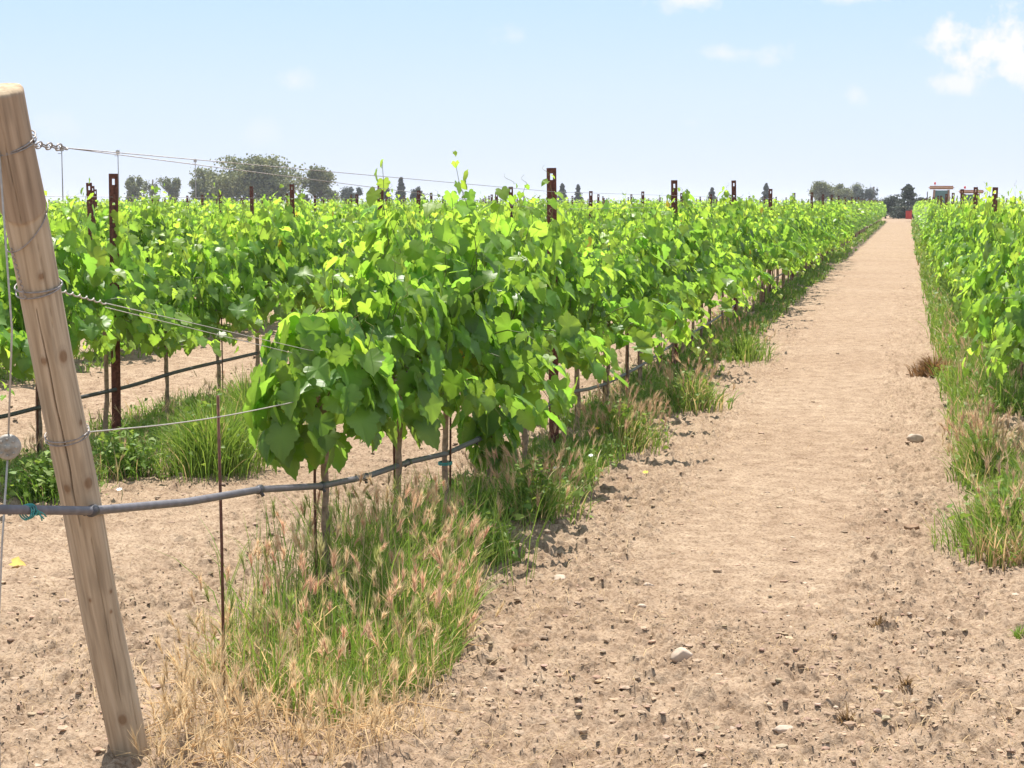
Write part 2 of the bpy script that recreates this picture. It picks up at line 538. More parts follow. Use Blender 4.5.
def stone(px, py, size, label, material='stone', flat=.55, seed=0, name='stone', cat='stone'):
    rng = np.random.default_rng(seed + 400)
    V, Fc = lump(rng, 3)
    V = V * np.array([1, .8, flat / .6]) * size
    x, y = on_ground(px, py)
    a = Acc(); a.add(V, Fc)
    o = link_mesh(name, a.mesh(name, True), M[material], loc=(x, y, float(ground_h(x, y)) + size * flat * .35))
    o.rotation_euler = (rng.uniform(-.15, .15), rng.uniform(-.15, .15), rng.uniform(-.5, .5))
    tag(o, label, cat)
for k, s in enumerate((
    (680, 664, .052, 'largest pale smooth stone lying alone on the bare path'),
    (915, 441, .062, 'pale wedge of stone lying in the rough right side of the path'),
    (522, 643, .04, 'brownish stone near the right end of the dry grass'),
    (560, 577, .045, 'flat pinkish stone just right of the green weeds below the first steel post'),
    (648, 583, .03, 'small whitish stone on the near path above the largest stone'),
    (880, 520, .035, 'round tan stone on the right side of the path'),
    (912, 527, .045, 'greyish lump of stone beside the weeds right of the path'),
    (784, 731, .035, 'cream coloured stone at the bottom edge of the near path'),
    (910, 708, .030, 'dark brown rounded stone at the lower right of the path'),
    (641, 591 + 14, .022, 'second small whitish stone just below another on the near path'),
)):
    stone(s[0], s[1], s[2], s[3], 'clod' if 'brown' in s[3] or 'tan' in s[3] or 'greyish' in s[3] else 'stone', seed=k)

# ------------------------------------------------------------------ leaves
_half = [(.05, -.04), (.18, -.17), (.34, -.15), (.44, -.06), (.45, .04), (.41, .11), (.52, .15), (.55, .24), (.61, .33), (.52, .38), (.50, .45), (.39, .47), (.40, .57), (.36, .66), (.28, .70), (.21, .83), (.12, .87)]
_out = [(0, .03)] + _half + [(0, 1.02)] + [(-x, y) for x, y in _half[::-1]]
LEAF_HI = np.array([(0, .3, 0)] + [(x, y, -.34 * x * x + .10 * abs(x) - .22 * (y - .3) ** 2) for x, y in _out])
_n = len(_out)
LEAF_HI_F = np.array([[0, 1 + i, 1 + (i + 1) % _n] for i in range(_n)])
_o2 = [(0, .02), (.33, -.15), (.45, .05), (.58, .3), (.34, .5), (.22, .78), (0, 1), (-.22, .78), (-.34, .5), (-.58, .3), (-.45, .05), (-.33, -.15)]
LEAF_MID = np.array([(0, .3, 0)] + [(x, y, -.3 * x * x - .2 * (y - .3) ** 2) for x, y in _o2])
LEAF_MID_F = np.array([[0, 1 + i, 1 + (i + 1) % 12] for i in range(12)])
LEAF_LO = np.array([(0, 0, 0), (.5, .35, -.1), (0, 1, -.12), (-.5, .35, -.1)])
LEAF_LO_F = np.array([[0, 1, 2], [0, 2, 3]])

def leaves(acc, T, TF, pos, nrm, tip, size, col, rng=None, mat=0):
    n = len(pos)
    nrm = norm(nrm)
    tip = norm(tip - nrm * (tip * nrm).sum(1, keepdims=True))
    side = np.cross(tip, nrm)
    V = np.broadcast_to(T[None], (n, *T.shape)).copy()
    if rng is not None and len(T) > 6:
        V[:, :, 2] *= rng.uniform(-.3, 2.8, (n, 1))
        V[:, :, 2] += rng.uniform(.0, .45, (n, 1)) * np.abs(V[:, :, 0])
        V[:, :, 2] += .05 * np.sin(V[:, :, 0] * 9 + rng.uniform(0, 6, (n, 1))) * np.abs(V[:, :, 0]) * 2
        V[:, :, 0] *= rng.uniform(.85, 1.1, (n, 1))
    V *= size[:, None, None]
    W = pos[:, None] + V[:, :, :1] * side[:, None] + V[:, :, 1:2] * tip[:, None] + V[:, :, 2:] * nrm[:, None]
    f = (TF[None] + np.arange(n)[:, None, None] * len(T)).reshape(-1, 3)
    c = np.repeat(col, len(T), 0)
    if len(T) > 6:
        c = c * np.tile(np.array([1.22] + [.97, 1.04] * (len(T) // 2))[:len(T)], n)[:, None]
    acc.add(W.reshape(-1, 3), f, c, mat)

MATURE = np.array([.118, .228, .038])
YOUNG = np.array([.235, .37, .055])

def leaf_cols(rng, t):
    t = np.clip(t + rng.normal(0, .18, len(t)), 0, 1)[:, None]
    c = MATURE * (1 - t) + YOUNG * t
    c = np.clip(c * rng.uniform(.78, 1.22, (len(t), 1)) * (1 + rng.normal(0, .05, (len(t), 3))), .005, .5)
    sick = rng.uniform(0, 1, len(c)) < .002
    c[sick] = np.array([.34, .27, .05])
    return c

def vine_foliage(rng, z0=.80, half=.50, nshoots=21, L=.88, size=.132, droop=.40, name='foliage', top=1.62, zmin=.58, blob=(1.0, .22, .52, .36, 62)):
    a = Acc()
    P, Nn, T, S, C = [], [], [], [], []
    for s in range(nshoots):
        p = np.array([rng.normal(0, .07), rng.uniform(-half, half), z0 + rng.normal(0, .05)])
        hang = rng.uniform() < droop
        side = rng.choice([-1, 1])
        d = norm(np.array([rng.normal(0, .30) + side * (.55 if hang else .12), rng.normal(0, .22), .55 if hang else 1.0]))
        ln = L * rng.uniform(.65, 1.18) * (.95 if hang else 1)
        step = .053
        n = int(ln / step)
        tp_ = top * rng.uniform(.84, 1.03) if rng.uniform() < .76 else top * rng.uniform(1.06, 1.15)
        pts = [p.copy()]
        az = rng.uniform(0, 6.28)
        for k in range(n):
            d = d + np.array([rng.normal(0, .07), rng.normal(0, .07), 0])
            if hang:
                d[2] -= .17
            else:
                d[0] -= .22 * (p[0] - side * .10); d[2] += .05
                if p[2] > tp_: break
            d = norm(d)
            p = p + d * step
            if p[2] < zmin + .01: break
            pts.append(p.copy())
            t = k / max(n - 1, 1)
            prof = min(1, .72 + t * 1.2) if t < .35 else 1.05 - .78 * ((t - .35) / .65) ** 1.3
            for rep in range(1 if t > .75 else (2 if rng.uniform() < .55 else 1)):
                az += math.pi + rng.normal(0, .7)
                pd = norm(np.array([math.cos(az) * .9 + np.sign(p[0]) * .45, math.sin(az) * .9, .35 + rng.normal(0, .25)]))
                sz = size * prof * rng.uniform(.72, 1.15) * (.8 if rep else 1)
                lp = p + pd * sz * rng.uniform(.35, .85)
                if lp[2] < zmin: continue
                P.append(lp)
                o = norm(np.array([pd[0] + .4 * np.sign(lp[0]), pd[1] * .8, 0]) + 1e-6)
                Nn.append(o * .9 + np.array([0, 0, rng.uniform(-.05, .95)]) + rng.normal(0, .30, 3))
                T.append(o * .35 + np.array([0, 0, -.9]) + rng.normal(0, .35, 3))
                S.append(sz); C.append(max(0, (t - .35) * 1.25) + (.12 if lp[2] > 1.3 else 0))
        if len(pts) > 3:
            pts = np.array(pts)
            tube(a, pts[::2] if len(pts) > 5 else pts, np.linspace(.0045, .0012, len(pts[::2] if len(pts) > 5 else pts)), 5, (.13, .16, .04), 1, cap=False)
            if rng.uniform() < .5 and not hang:
                q = pts[-1]; tt = np.linspace(0, 1, 9)
                r = rng.normal(0, .04, 2)
                curl = np.stack([q[0] + r[0] * tt + .012 * np.sin(tt * 7), q[1] + r[1] * tt + .012 * np.cos(tt * 7) - .012, q[2] + .06 * tt], -1)
                tube(a, curl, np.linspace(.0015, .0008, 9), 4, (.2, .22, .05), 1, cap=False)
    # leaves of the short side shoots that fill the body of the vine
    zc, rx, ry, rz, nb_ = blob
    for k in range(nb_):
        v = norm(rng.normal(size=3)); rr = rng.uniform(.55, 1.0) ** .5
        lp = np.array([v[0] * rx, v[1] * ry, zc + v[2] * rz]) * np.array([rr, rr, 1]) + rng.normal(0, .02, 3)
        if lp[2] < zmin: continue
        o = norm(np.array([v[0] * 1.4 + rng.normal(0, .25), v[1] * .7 + rng.normal(0, .35), 0]) + 1e-6)
        P.append(lp); Nn.append(o + np.array([0, 0, rng.uniform(-.1, .8)]) + rng.normal(0, .2, 3))
        T.append(o * .3 + np.array([0, 0, -1.0]) + rng.normal(0, .3, 3))
        S.append(size * rng.uniform(.65, 1.12)); C.append(.1 if lp[2] > zc else 0)
    P, Nn, T, S = map(np.array, (P, Nn, T, S))
    leaves(a, LEAF_HI, LEAF_HI_F, P, Nn, T, S, leaf_cols(rng, np.array(C)), rng)
    me = a.mesh(name, True)
    me.materials.append(M['leaf']); me.materials.append(M['shoot'])
    return me

def trunk_mesh(rng, h=.80, r=.0150, arms=.42):
    a = Acc()
    n = 14
    t = np.linspace(0, 1, n)
    wob = np.cumsum(rng.normal(0, .0035, (n, 2)), 0)
    pts = np.stack([wob[:, 0], wob[:, 1], -.06 + (h + .06) * t], -1)
    rad = r * (1.15 - .25 * t) * (1 + rng.normal(0, .09, n)); rad[-2:] *= 1.25
    tube(a, pts, rad, 10)
    for sg in (-1, 1):
        tt = np.linspace(0, 1, 8)
        arm = np.stack([pts[-1, 0] + rng.normal(0, .008, 8), pts[-1, 1] + sg * arms * tt, pts[-1, 2] - .03 + .06 * np.sin(tt * 2.2)], -1)
        tube(a, arm, np.linspace(r * .75, r * .4, 8), 8)
    return a.mesh('trunk')

def make_vine(rng, **kw):
    root = empty('grapevine', (0, 0, 0))
    tm = trunk_mesh(rng, h=kw.get('z0', .80), arms=kw.pop('arms', .42)); link_mesh('trunk', tm, M['bark'], root)
    o = bpy.data.objects.new('foliage', vine_foliage(rng, **kw)); COL.objects.link(o); o.parent = root
    a = Acc(); sx, sy = rng.normal(0, .012), .035 * rng.choice([-1, 1])
    tube(a, [(sx, sy, -.1), (sx * 1.5, sy * .9, .5), (sx * 1.2, sy * .7, .98)], .0055, 6)
    link_mesh('stake', a.mesh('stake'), M['rod'], root)
    return root

def copy_tree(o, parent=None):
    c = o.copy(); COL.objects.link(c)
    if parent is not None: c.parent = parent
    for ch in list(o.children): copy_tree(ch, c)
    return c

# positions of every vine in view
def in_view(x, y, mx=60):
    u, v, d = project((x, y, 1.0))
    return d > 2 and -mx < u < 1024 + mx

PX_NEAR = (323, 397, 445)
rngv = np.random.default_rng(5)
yA = [on_row(p, 400, XA)[0] for p in PX_NEAR]
VSP = .97
POST_Y0 = on_row(550, 300, XA)[0]
POST_SP = 6.28
vines = []   # (dist, row, x, y)
for r, X in ROW_X.items():
    ys = list(yA) if r == 0 else []
    y = (yA[-1] if r == 0 else yA[0] - 1 + rngv.uniform(0, .9))
    while y < ROW_END:
        y += VSP
        ys.append(y)
    for y in ys:
        if r == 0 and y < 6.0: continue
        if in_view(X, y, 90 if y < 20 else 30) and (r != -1 or y > 10.5) and (r >= -1 or y > 40):
            vines.append((math.hypot(X, y), r, X, y))
vines.sort()
ROW_POST0 = {0: POST_Y0, 1: on_row(114, 300, ROW_X[1])[0], 2: on_row(95, 250, ROW_X[2])[0], -1: on_row(991, 300, ROW_X[-1])[0]}
posts = []
for r, X in ROW_X.items():
    k = -1
    while True:
        y = ROW_POST0.get(r, POST_Y0 + .05 * r) + POST_SP * (k - 2)
        k += 1
        if y > ROW_END + .5: break
        if y < (POST_Y0 - 1 if r == 0 else 8): continue
        if in_view(X, y, 8): posts.append((math.hypot(X, y), r, X, y))
posts.sort()
row_posts = {}
for d, r, X, y in posts: row_posts.setdefault(r, []).append(y)
for r in row_posts: row_posts[r].sort()

protos = [make_vine(np.random.default_rng(100 + k)) for k in range(11)]
small1 = make_vine(np.random.default_rng(201), z0=.86, half=.20, nshoots=12, L=.32, droop=.2, top=1.12, arms=.2, size=.13, zmin=.68, blob=(.91, .27, .34, .28, 180))
hang1 = make_vine(np.random.default_rng(203), nshoots=22, droop=.35, L=.95, zmin=.20, blob=(.58, .18, .22, .38, 110))
tall3 = make_vine(np.random.default_rng(204), nshoots=23, droop=.35, L=1.0, top=1.62, blob=(1.0, .24, .5, .38, 100))
small2 = make_vine(np.random.default_rng(202), z0=.80, half=.42, nshoots=22, L=.66, droop=.35, blob=(.92, .25, .45, .36, 120), top=1.34, size=.132)
used = set()
N_IND = 298
for n, (d, r, X, y) in enumerate(vines[:N_IND]):
    near = r == 0
    if near and abs(y - yA[0]) < .01: root = small1
    elif near and abs(y - yA[1]) < .01: root = small2
    elif near and abs(y - yA[2]) < .01: root = tall3
    elif near and yA[2] + .5 < y < yA[2] + 1.4: root = hang1
    else:
        k = int(rngv.integers(0, len(protos)))
        if k in used: root = copy_tree(protos[k])
        else: root = protos[k]; used.add(k)
        root.rotation_euler = (0, 0, rngv.choice([0, math.pi]) + rngv.normal(0, .05))
        s = rngv.uniform(.95, 1.05)
        root.scale = (s * rngv.uniform(.92, 1.15) * (.78 if r == -1 else 1), s, s * (rngv.uniform(.95, 1.05) if rngv.uniform() < .85 else rngv.uniform(.84, .94)))
    root.location = (X + (rngv.normal(0, .02) if n > 3 else 0), y + (rngv.normal(0, .04) if n > 3 else 0), float(ground_h(X, y)))
    py = [p for p in row_posts.get(r, []) if p < y]
    if near and not py:
        j = sum(1 for v in vines if v[1] == 0 and v[3] <= y + .01)
        lab = {1: 'short drooping grapevine first in line from the leaning wooden end post',
               2: 'half height grapevine, second from the leaning wooden end post',
               3: 'tall grapevine, third from the wooden end post, green tie on its trunk'}.get(
               j, f'leafy grapevine, {ORD[j]} from the wooden end post, before the first steel post')
    elif not py:
        allr = sorted(v[3] for v in vines if v[1] == r and v[3] < (row_posts.get(r) or [999])[0])
        j = len(allr) - allr.index(y)
        lab = f'leafy grapevine {NUM[j] if j < 11 else ORD[j]} before the first steel post in view, {row_name(r)}'
    else:
        j = sum(1 for v in vines if v[1] == r and py[-1] < v[3] <= y + .01)
        lab = f'leafy grapevine {NUM[j]} past the {ORD[len(py)]} steel post, {row_name(r)}'
    tag(root, lab, 'grapevine', 'grapevines in the trellised rows')
for k, p in enumerate(protos):
    if k not in used: bpy.data.objects.remove(p)

# the rest of the rows, too many and too small to count: one mass
def far_vines():
    rng = np.random.default_rng(77)
    a = Acc()
    for lo, hi, nl, sz, T, TF in ((0, 62, 170, .135, LEAF_MID, LEAF_MID_F), (62, 100, 95, .17, LEAF_LO, LEAF_LO_F), (100, 400, 60, .215, LEAF_LO, LEAF_LO_F)):
        vs = np.array([(v[2], v[3]) for v in vines[N_IND:] if lo <= v[0] < hi])
        if not len(vs): continue
        n = len(vs) * nl
        base = np.repeat(vs, nl, 0)
        u = rng.uniform(0, 1, n)
        hz = .56 + 1.04 * u ** .85
        tops = rng.uniform(0, 1, n) < .06
        hz[tops] = rng.uniform(1.55, 1.80, tops.sum())
        wid = np.where(tops, .12, .36 * np.sqrt(np.clip(1 - ((hz - 1.05) / .68) ** 2, .1, 1)))
        sgn = rng.choice([-1, 1], n)
        x = sgn * wid * rng.uniform(.25, 1, n) ** .6
        pos = np.stack([base[:, 0] + x, base[:, 1] + rng.uniform(-.55, .55, n), hz], -1)
        pos[:, 2] += .10 * (vnoise(pos[:, 1] * 1.4, pos[:, 0] * 3, 8) - .5)
        nr = np.stack([sgn * .6, np.zeros(n), rng.uniform(.3, 1.1, n)], -1) + rng.normal(0, .4, (n, 3))
        tp = np.stack([sgn * .5, np.zeros(n), -np.ones(n) * .7], -1) + rng.normal(0, .4, (n, 3))
        s = sz * rng.uniform(.7, 1.15, n); s[tops] *= .55
        leaves(a, T, TF, pos, nr, tp, s, leaf_cols(rng, np.clip((hz - 1.0) * .9, 0, 1)), None)
        for x0, y0 in vs[::1]:
            if x0 > -9 and lo < 100:
                tube(a, [(x0, y0, -.05), (x0 + .01, y0, .4), (x0, y0, .85)], .022, 5, (.17, .115, .08), 1, cap=False)
    o = bpy.data.objects.new('distant_vines', a.mesh('distant_vines'))
    o.data.materials.append(M['leaf']); o.data.materials.append(M['bark'])
    COL.objects.link(o)
    tag(o, 'far vine rows merging into one green mass towards the horizon', 'vine rows', kind='stuff')
far_vines()

# ------------------------------------------------------------------ steel posts
def post_mesh(H=1.86):
    cols = [(-.026, .034), (-.031, .0), (-.009, -.003), (.009, -.003), (.031, .0), (.026, .034)]
    zs = [-.3, .2, .5, .8]
    holes = []
    z = 1.05
    while z < H - .06:
        holes.append((z, z + .016)); z += .12
    holes[-1] = (H - .075, H - .035)
    for h in holes: zs += list(h)
    zs = sorted(zs + [H])
    bm = bmesh.new()
    g = [[bm.verts.new((x, y, z)) for x, y in cols] for z in zs]
    for i in range(len(zs) - 1):
        hole = any(abs(zs[i] - h[0]) < 1e-6 for h in holes)
        for j in range(5):
            if hole and j == 2: continue
            bm.faces.new((g[i][j], g[i][j + 1], g[i + 1][j + 1], g[i + 1][j]))
    bmesh.ops.recalc_face_normals(bm, faces=bm.faces)
    bmesh.ops.solidify(bm, geom=bm.faces[:], thickness=.004)
    me = bpy.data.meshes.new('steel_post'); bm.to_mesh(me); bm.free()
    me.materials.append(M['rust'])
    return me
pm = post_mesh()
rp = np.random.default_rng(8)
for n, (d, r, X, y) in enumerate(posts[:298]):
    o = bpy.data.objects.new('steel_post', pm); COL.objects.link(o)
    o.location = (X + rp.normal(0, .02), y, float(ground_h(X, y)) - .03 + rp.normal(0, .025))
    o.rotation_euler = (rp.normal(0, .015), rp.normal(0, .012), rp.normal(0, .12) + PSI * .5)
    if r == 0 and abs(y - POST_Y0) < .1: o.rotation_euler = (0, -.012, .1); o.location.z = 0.0; o.location.x = X + .03
    k = row_posts[r].index(y) + 1
    tag(o, f'rusty perforated steel post, {ORD[k]} in view along the {row_name(r)}', 'post', 'rusty steel trellis posts')
a = Acc()
for d, r, X, y in posts[298:]:
    box(a, (X, y, .92), (.06, .035, 1.84 + rp.normal(0, .03)))
o = link_mesh('distant_posts', a.mesh('distant_posts', False), M['rust'])
tag(o, 'countless tiny dark trellis posts far off along the horizon', 'posts', kind='stuff')

# ------------------------------------------------------------------ wooden end post
PB = np.array([XA, on_row(131, 770, XA)[0], 0.0])
_ty, _tz = on_row(1, 92, XA)
PT = np.array([XA, _ty, _tz])
PDIR = (PT - PB) / np.linalg.norm(PT - PB); PLEN = float(np.linalg.norm(PT - PB))
def wood_post():
    rng = np.random.default_rng(31)
    ns, nr = 200, 420
    ex = .25
    s = np.linspace(-ex, PLEN, nr); an = np.linspace(0, 2 * math.pi, ns, endpoint=False)
    S, A = np.meshgrid(s, an, indexing='ij')
    t = S / PLEN
    r = .0560 - .004 * np.clip(1 - t, 0, 1)
    r = r + .0022 * np.sin(A * 2 + 1 + t * 3) + .0014 * np.sin(A * 5 + t * 9) + .002 * np.sin(t * 17 + A)
    r += .0012 * (vnoise(A * 9 + 40, S * 4, 3) - .5)
    # skin of the upper part is thicker and ends in a curved lap
    rot = Vector(PDIR).to_track_quat('Z', 'Y').to_matrix()
    inv = np.array(rot.inverted())
    fl = inv @ (np.array([0, 0, CAM_H]) - PB - PDIR * PLEN * .5); aF = math.atan2(fl[1], fl[0])
    rl = inv @ np.array([math.cos(PSI), math.sin(PSI), 0]); sg = 1 if fl[0] * rl[1] - fl[1] * rl[0] > 0 else -1
    dl = np.angle(np.exp(1j * (A - aF))) * sg          # angle from the side seen by the photograph, to its right
    sz = lambda py: float(on_row(0 + 128 * max(0, (py - 90)) / 680, py, XA)[1] / PDIR[2])
    lap = sz(206) - .030 * np.cos(dl + .25)
    up = sstep(-.004, .004, S - lap)
    r += .0042 * up
    col = np.ones((nr, ns, 3))
    col *= (1 - .20 * up)[..., None] * (1 + up[..., None] * np.array([.03, -.02, -.02]))
    for d0, pa, pb, dep, wid, ph in ((-.35, 300, 520, .016, .032, 0), (1.25, 500, 640, .012, .035, 2), (.15, 520, 700, .005, .02, 5), (-.75, 400, 620, .004, .016, 4), (-.1, 85, 215, .005, .016, 7), (.6, 600, 760, .005, .016, 1), (.35, 230, 330, .004, .014, 3)):
        s1, s0 = sz(pa), sz(pb); tt = np.clip((S - s0) / (s1 - s0), 0, 1)
        cen = d0 + .12 * np.sin(t * 4 + ph) + .09 * (vnoise(t * 22, t * 0 + ph, 6) - .5)
        w = wid * np.sin(tt * math.pi) ** .5 + 1e-4
        g = np.exp(-((dl - cen) / w) ** 2) * (tt > 0) * (tt < 1)
        r -= dep * g
    for d0, py, rs in ((.55, 352, .016), (-.45, 353, .010), (.55, 478, .015), (-.55, 480, .012), (-.5, 592, .006), (.7, 588, .006), (.5, 607, .005), (0, 712, .016), (.2, 270, .009), (.8, 420, .008)):
        dd = np.sqrt(((dl - d0) * .055 / rs) ** 2 + ((S - sz(py)) / (rs * 1.35)) ** 2)
        k = 1 - sstep(.55, 1.15, dd); ringk = np.exp(-((dd - 1.25) / .25) ** 2)
        col *= 1 - k[..., None] * np.array([.45, .55, .62]) - ringk[..., None] * .12
        r += .0015 * k
    stain = vnoise(A * 3 + 7, S * 6, 12) * .6 + vnoise(A * 9, S * 14, 13) * .4
    col *= (1 - .22 * sstep(.5, .8, stain))[..., None]
    low = 1 - sstep(.02, .30, S)
    col = col * (1 - .35 * low[..., None]) + np.array([.95, .84, .72]) * .35 * low[..., None]
    V = np.stack([r * np.cos(A), r * np.sin(A), S], -1).reshape(-1, 3)
    i = np.arange(nr - 1)[:, None] * ns; j = np.arange(ns)[None]; k = (j + 1) % ns
    q = np.stack([i + j, i + k, i + ns + k, i + ns + j], -1).reshape(-1, 4)
    a = Acc(); a.add(V, q, col.reshape(-1, 3))
    # chamfered top
    top = V[-ns:]; n0 = len(V)
    ring = top * np.array([.9, .9, 1]) + np.array([0, 0, .008])
    a.n = 0
    VV = np.concatenate([V, ring, [[0, 0, PLEN + .010]]])
    b = (nr - 1) * ns; jj = np.arange(ns); kk = (jj + 1) % ns
    q2 = np.stack([b + jj, b + kk, n0 + kk, n0 + jj], -1)
    tr = np.stack([n0 + jj, n0 + kk, np.full(ns, n0 + ns)], -1)
    cc = np.concatenate([col.reshape(-1, 3), np.tile([.86, .82, .74], (ns + 1, 1))])
    a = Acc(); a.add(VV, [q, q2, tr], cc)
    o = link_mesh('wooden_post', a.mesh('wooden_post'), M['wood'])
    o.location = PB
    o.rotation_euler = Vector(PDIR).to_track_quat('Z', 'Y').to_euler()
    # keep the crack side towards -X/-Y (the approach to the row)
    tag(o, 'thick round weathered wooden end post leaning away from the vines', 'post')
    return o
WP = wood_post()
bpy.context.view_layer.update()
WPM = WP.matrix_world.copy()
def post_pt(z):
    """centre of the wooden post at height z"""
    k = z / PDIR[2]
    return PB + PDIR * k

def ring_pts(z, tilt=0.0, n=28, r=.0575, turns=1.0, ph=0, rise=0.0):
    c = post_pt(z); pts = []
    Rm = np.array(WPM.to_3x3())
    for k in range(n + 1):
        th = ph + 2 * math.pi * turns * k / n
        loc = np.array([math.cos(th) * r, math.sin(th) * r, tilt * math.sin(th + .6) + rise * k / n])
        pts.append(c + Rm @ loc)
    return pts

def z_on_post(py, px):
    return on_row(px, py, XA)[1]

def wire_thing(name, pts, rad, m, label, cat, sides=6, group=None):
    a = Acc(); tube(a, pts, rad, sides)
    o = link_mesh(name, a.mesh(name), M[m])
    return tag(o, label, cat, group)

def rowp(px, py, X=XA, dx=0.0):
    y, z = on_row(px, py, X)
    return np.array([X + dx, y, z])

def smooth_path(pts, n=60):
    P = np.array(pts, float)
    d = np.concatenate([[0], np.cumsum(np.linalg.norm(np.diff(P, axis=0), axis=1))])
    t = np.linspace(0, d[-1], n)
    # Catmull-Rom through the points
    Q = np.concatenate([[2 * P[0] - P[1]], P, [2 * P[-1] - P[-2]]])
    out = []
    for x in t:
        i = min(np.searchsorted(d, x, side='right') - 1, len(P) - 2)
        u = (x - d[i]) / max(d[i + 1] - d[i], 1e-9)
        p0, p1, p2, p3 = Q[i], Q[i + 1], Q[i + 2], Q[i + 3]
        out.append(.5 * ((2 * p1) + (-p0 + p2) * u + (2 * p0 - 5 * p1 + 4 * p2 - p3) * u * u + (-p0 + 3 * p1 - 3 * p2 + p3) * u ** 3))
    return np.array(out)

# ties round the post
z_top = z_on_post(143, 18)
z_mid = z_on_post(288, 43)
z_low = z_on_post(436, 66)
z_hose = z_on_post(509, 84)
wire_thing('wire_tie', np.concatenate([ring_pts(z_top, .015, r=.0635), ring_pts(z_top - .006, .010, r=.0638, n=28)]), .0022, 'wire', 'rusty wire loop tied round the wooden post just below its top', 'wire tie')
wire_thing('wire_tie', np.concatenate([ring_pts(z_on_post(225, 22), .055, r=.0615)]), .0018, 'wire', 'slanting wire loop round the wooden post below its lapped top section', 'wire tie')
wire_thing('wire_tie', np.concatenate([ring_pts(z_mid, .006, r=.0600), ring_pts(z_mid + .008, -.004, r=.0602)]), .0024, 'wire', 'doubled twisted wire loop round the middle of the wooden post', 'wire tie')
wire_thing('wire_tie', np.concatenate([ring_pts(z_low, .003, r=.0592), ring_pts(z_low + .009, .002, r=.0592)]), .0018, 'wire', 'thin wire loop round the wooden post just above the hose', 'wire tie')
# wire running down the post face
cs = [post_pt(z_on_post(240, 25)), post_pt(z_on_post(290, 40))]
fr = np.array(WPM.to_3x3()) @ np.array([-.01, -.062, 0])
tw = np.linspace(0, 1, 40)
pts = np.array([cs[0] * (1 - t) + cs[1] * t + fr + np.array([.003 * math.sin(t * 60) - .012 * (1 - t), .0, 0]) for t in tw])
wire_thing('twisted_wire', pts, .0022, 'wire', 'short twisted wire running down the wooden post between two wire loops', 'wire')

# chain on the top wire
def make_chain(p0, p1, n=9):
    root = empty('chain', p0)
    tag(root, 'short rusty chain joining the wooden post to the top wire', 'chain')
    d = p1 - p0; L = np.linalg.norm(d) / n
    a = Acc()
    t = np.linspace(0, 2 * math.pi, 17)
    ln, wd = L * .78, .010
    ring = np.stack([np.cos(t) * ln * .72, np.sin(t) * wd, np.zeros(17)], -1)
    tube(a, ring, .0022, 6, cap=False)
    me = a.mesh('link'); me.materials.append(M['wire'])
    q = Vector(d).to_track_quat('X', 'Z')
    for k in range(n):
        o = bpy.data.objects.new('link', me); COL.objects.link(o); o.parent = root
        o.location = d * ((k + .5) / n)
        e = q @ Matrix.Rotation(math.pi / 2 * (k % 2) + .5, 3, 'X').to_quaternion()
        o.rotation_euler = e.to_euler()
c0 = post_pt(z_top) + np.array([0, .052, 0])
c1 = rowp(66, 148)
make_chain(c0, c1)
pA1 = np.array([XA, POST_Y0, 1.72]); pA1b = np.array([XA, POST_Y0, 1.60])
def along(p0, z1, z_end=None):
    pts = [p0, np.array([XA, POST_Y0 - .02, z1])]
    y = POST_Y0 - .02
    while y + POST_SP < 62:
        y += POST_SP; pts.append(np.array([XA, y, z1]))
    return pts
off = lambda pts, dx: [np.array(p) + (np.array([dx, 0, 0]) if i else 0) for i, p in enumerate(pts)]
wire_thing('trellis_wire', off(along(c1, 1.71), .03), .0013, 'wire', 'thin top trellis wire from the chain, the higher of two', 'wire', 5)
wire_thing('trellis_wire', off(along(c1, 1.60), -.03), .0013, 'wire', 'thin top trellis wire from the chain, the lower of two', 'wire', 5)
def midw(p, dz):
    z = .86 + dz
    return [p + np.array([0, 0, dz]), rowp(300, 350) + np.array([0, 0, dz]), np.array([XA, yA[2], z])] + [np.array([XA, yA[2] + 5 * k, z]) for k in range(1, 11)]
m0 = post_pt(z_mid) + np.array([0, .056, 0])
m1 = rowp(105, 303)
tt = np.linspace(0, 1, 60)[:, None]
hel = m0 * (1 - tt) + m1 * tt
wire_thing('twisted_wire', hel + .004 * np.concatenate([np.cos(tt * 50), 0 * tt, np.sin(tt * 50)], 1), .0024, 'galv', 'thick twisted wire splice running right from the middle of the wooden post', 'wire', 6)
wire_thing('trellis_wire', off(midw(m1, 0), .035), .0012, 'galv', 'middle trellis wire from the twisted splice, on the path side', 'wire', 5)
wire_thing('trellis_wire', off(midw(m1, -.012), -.03), .0012, 'galv', 'middle trellis wire from the twisted splice, on the far side', 'wire', 5)
l0 = post_pt(z_low) + np.array([0, .055, 0])
lp = [l0, rowp(110, 430), rowp(170, 424), rowp(230, 415), rowp(290, 403)]
lw = list(smooth_path(lp, 30)) + [np.array([XA, POST_Y0, .80]), np.array([XA, 60, .80])]
wire_thing('trellis_wire', lw, .0022, 'galv', 'pale low trellis wire from the wooden post into the first vine', 'wire', 6)

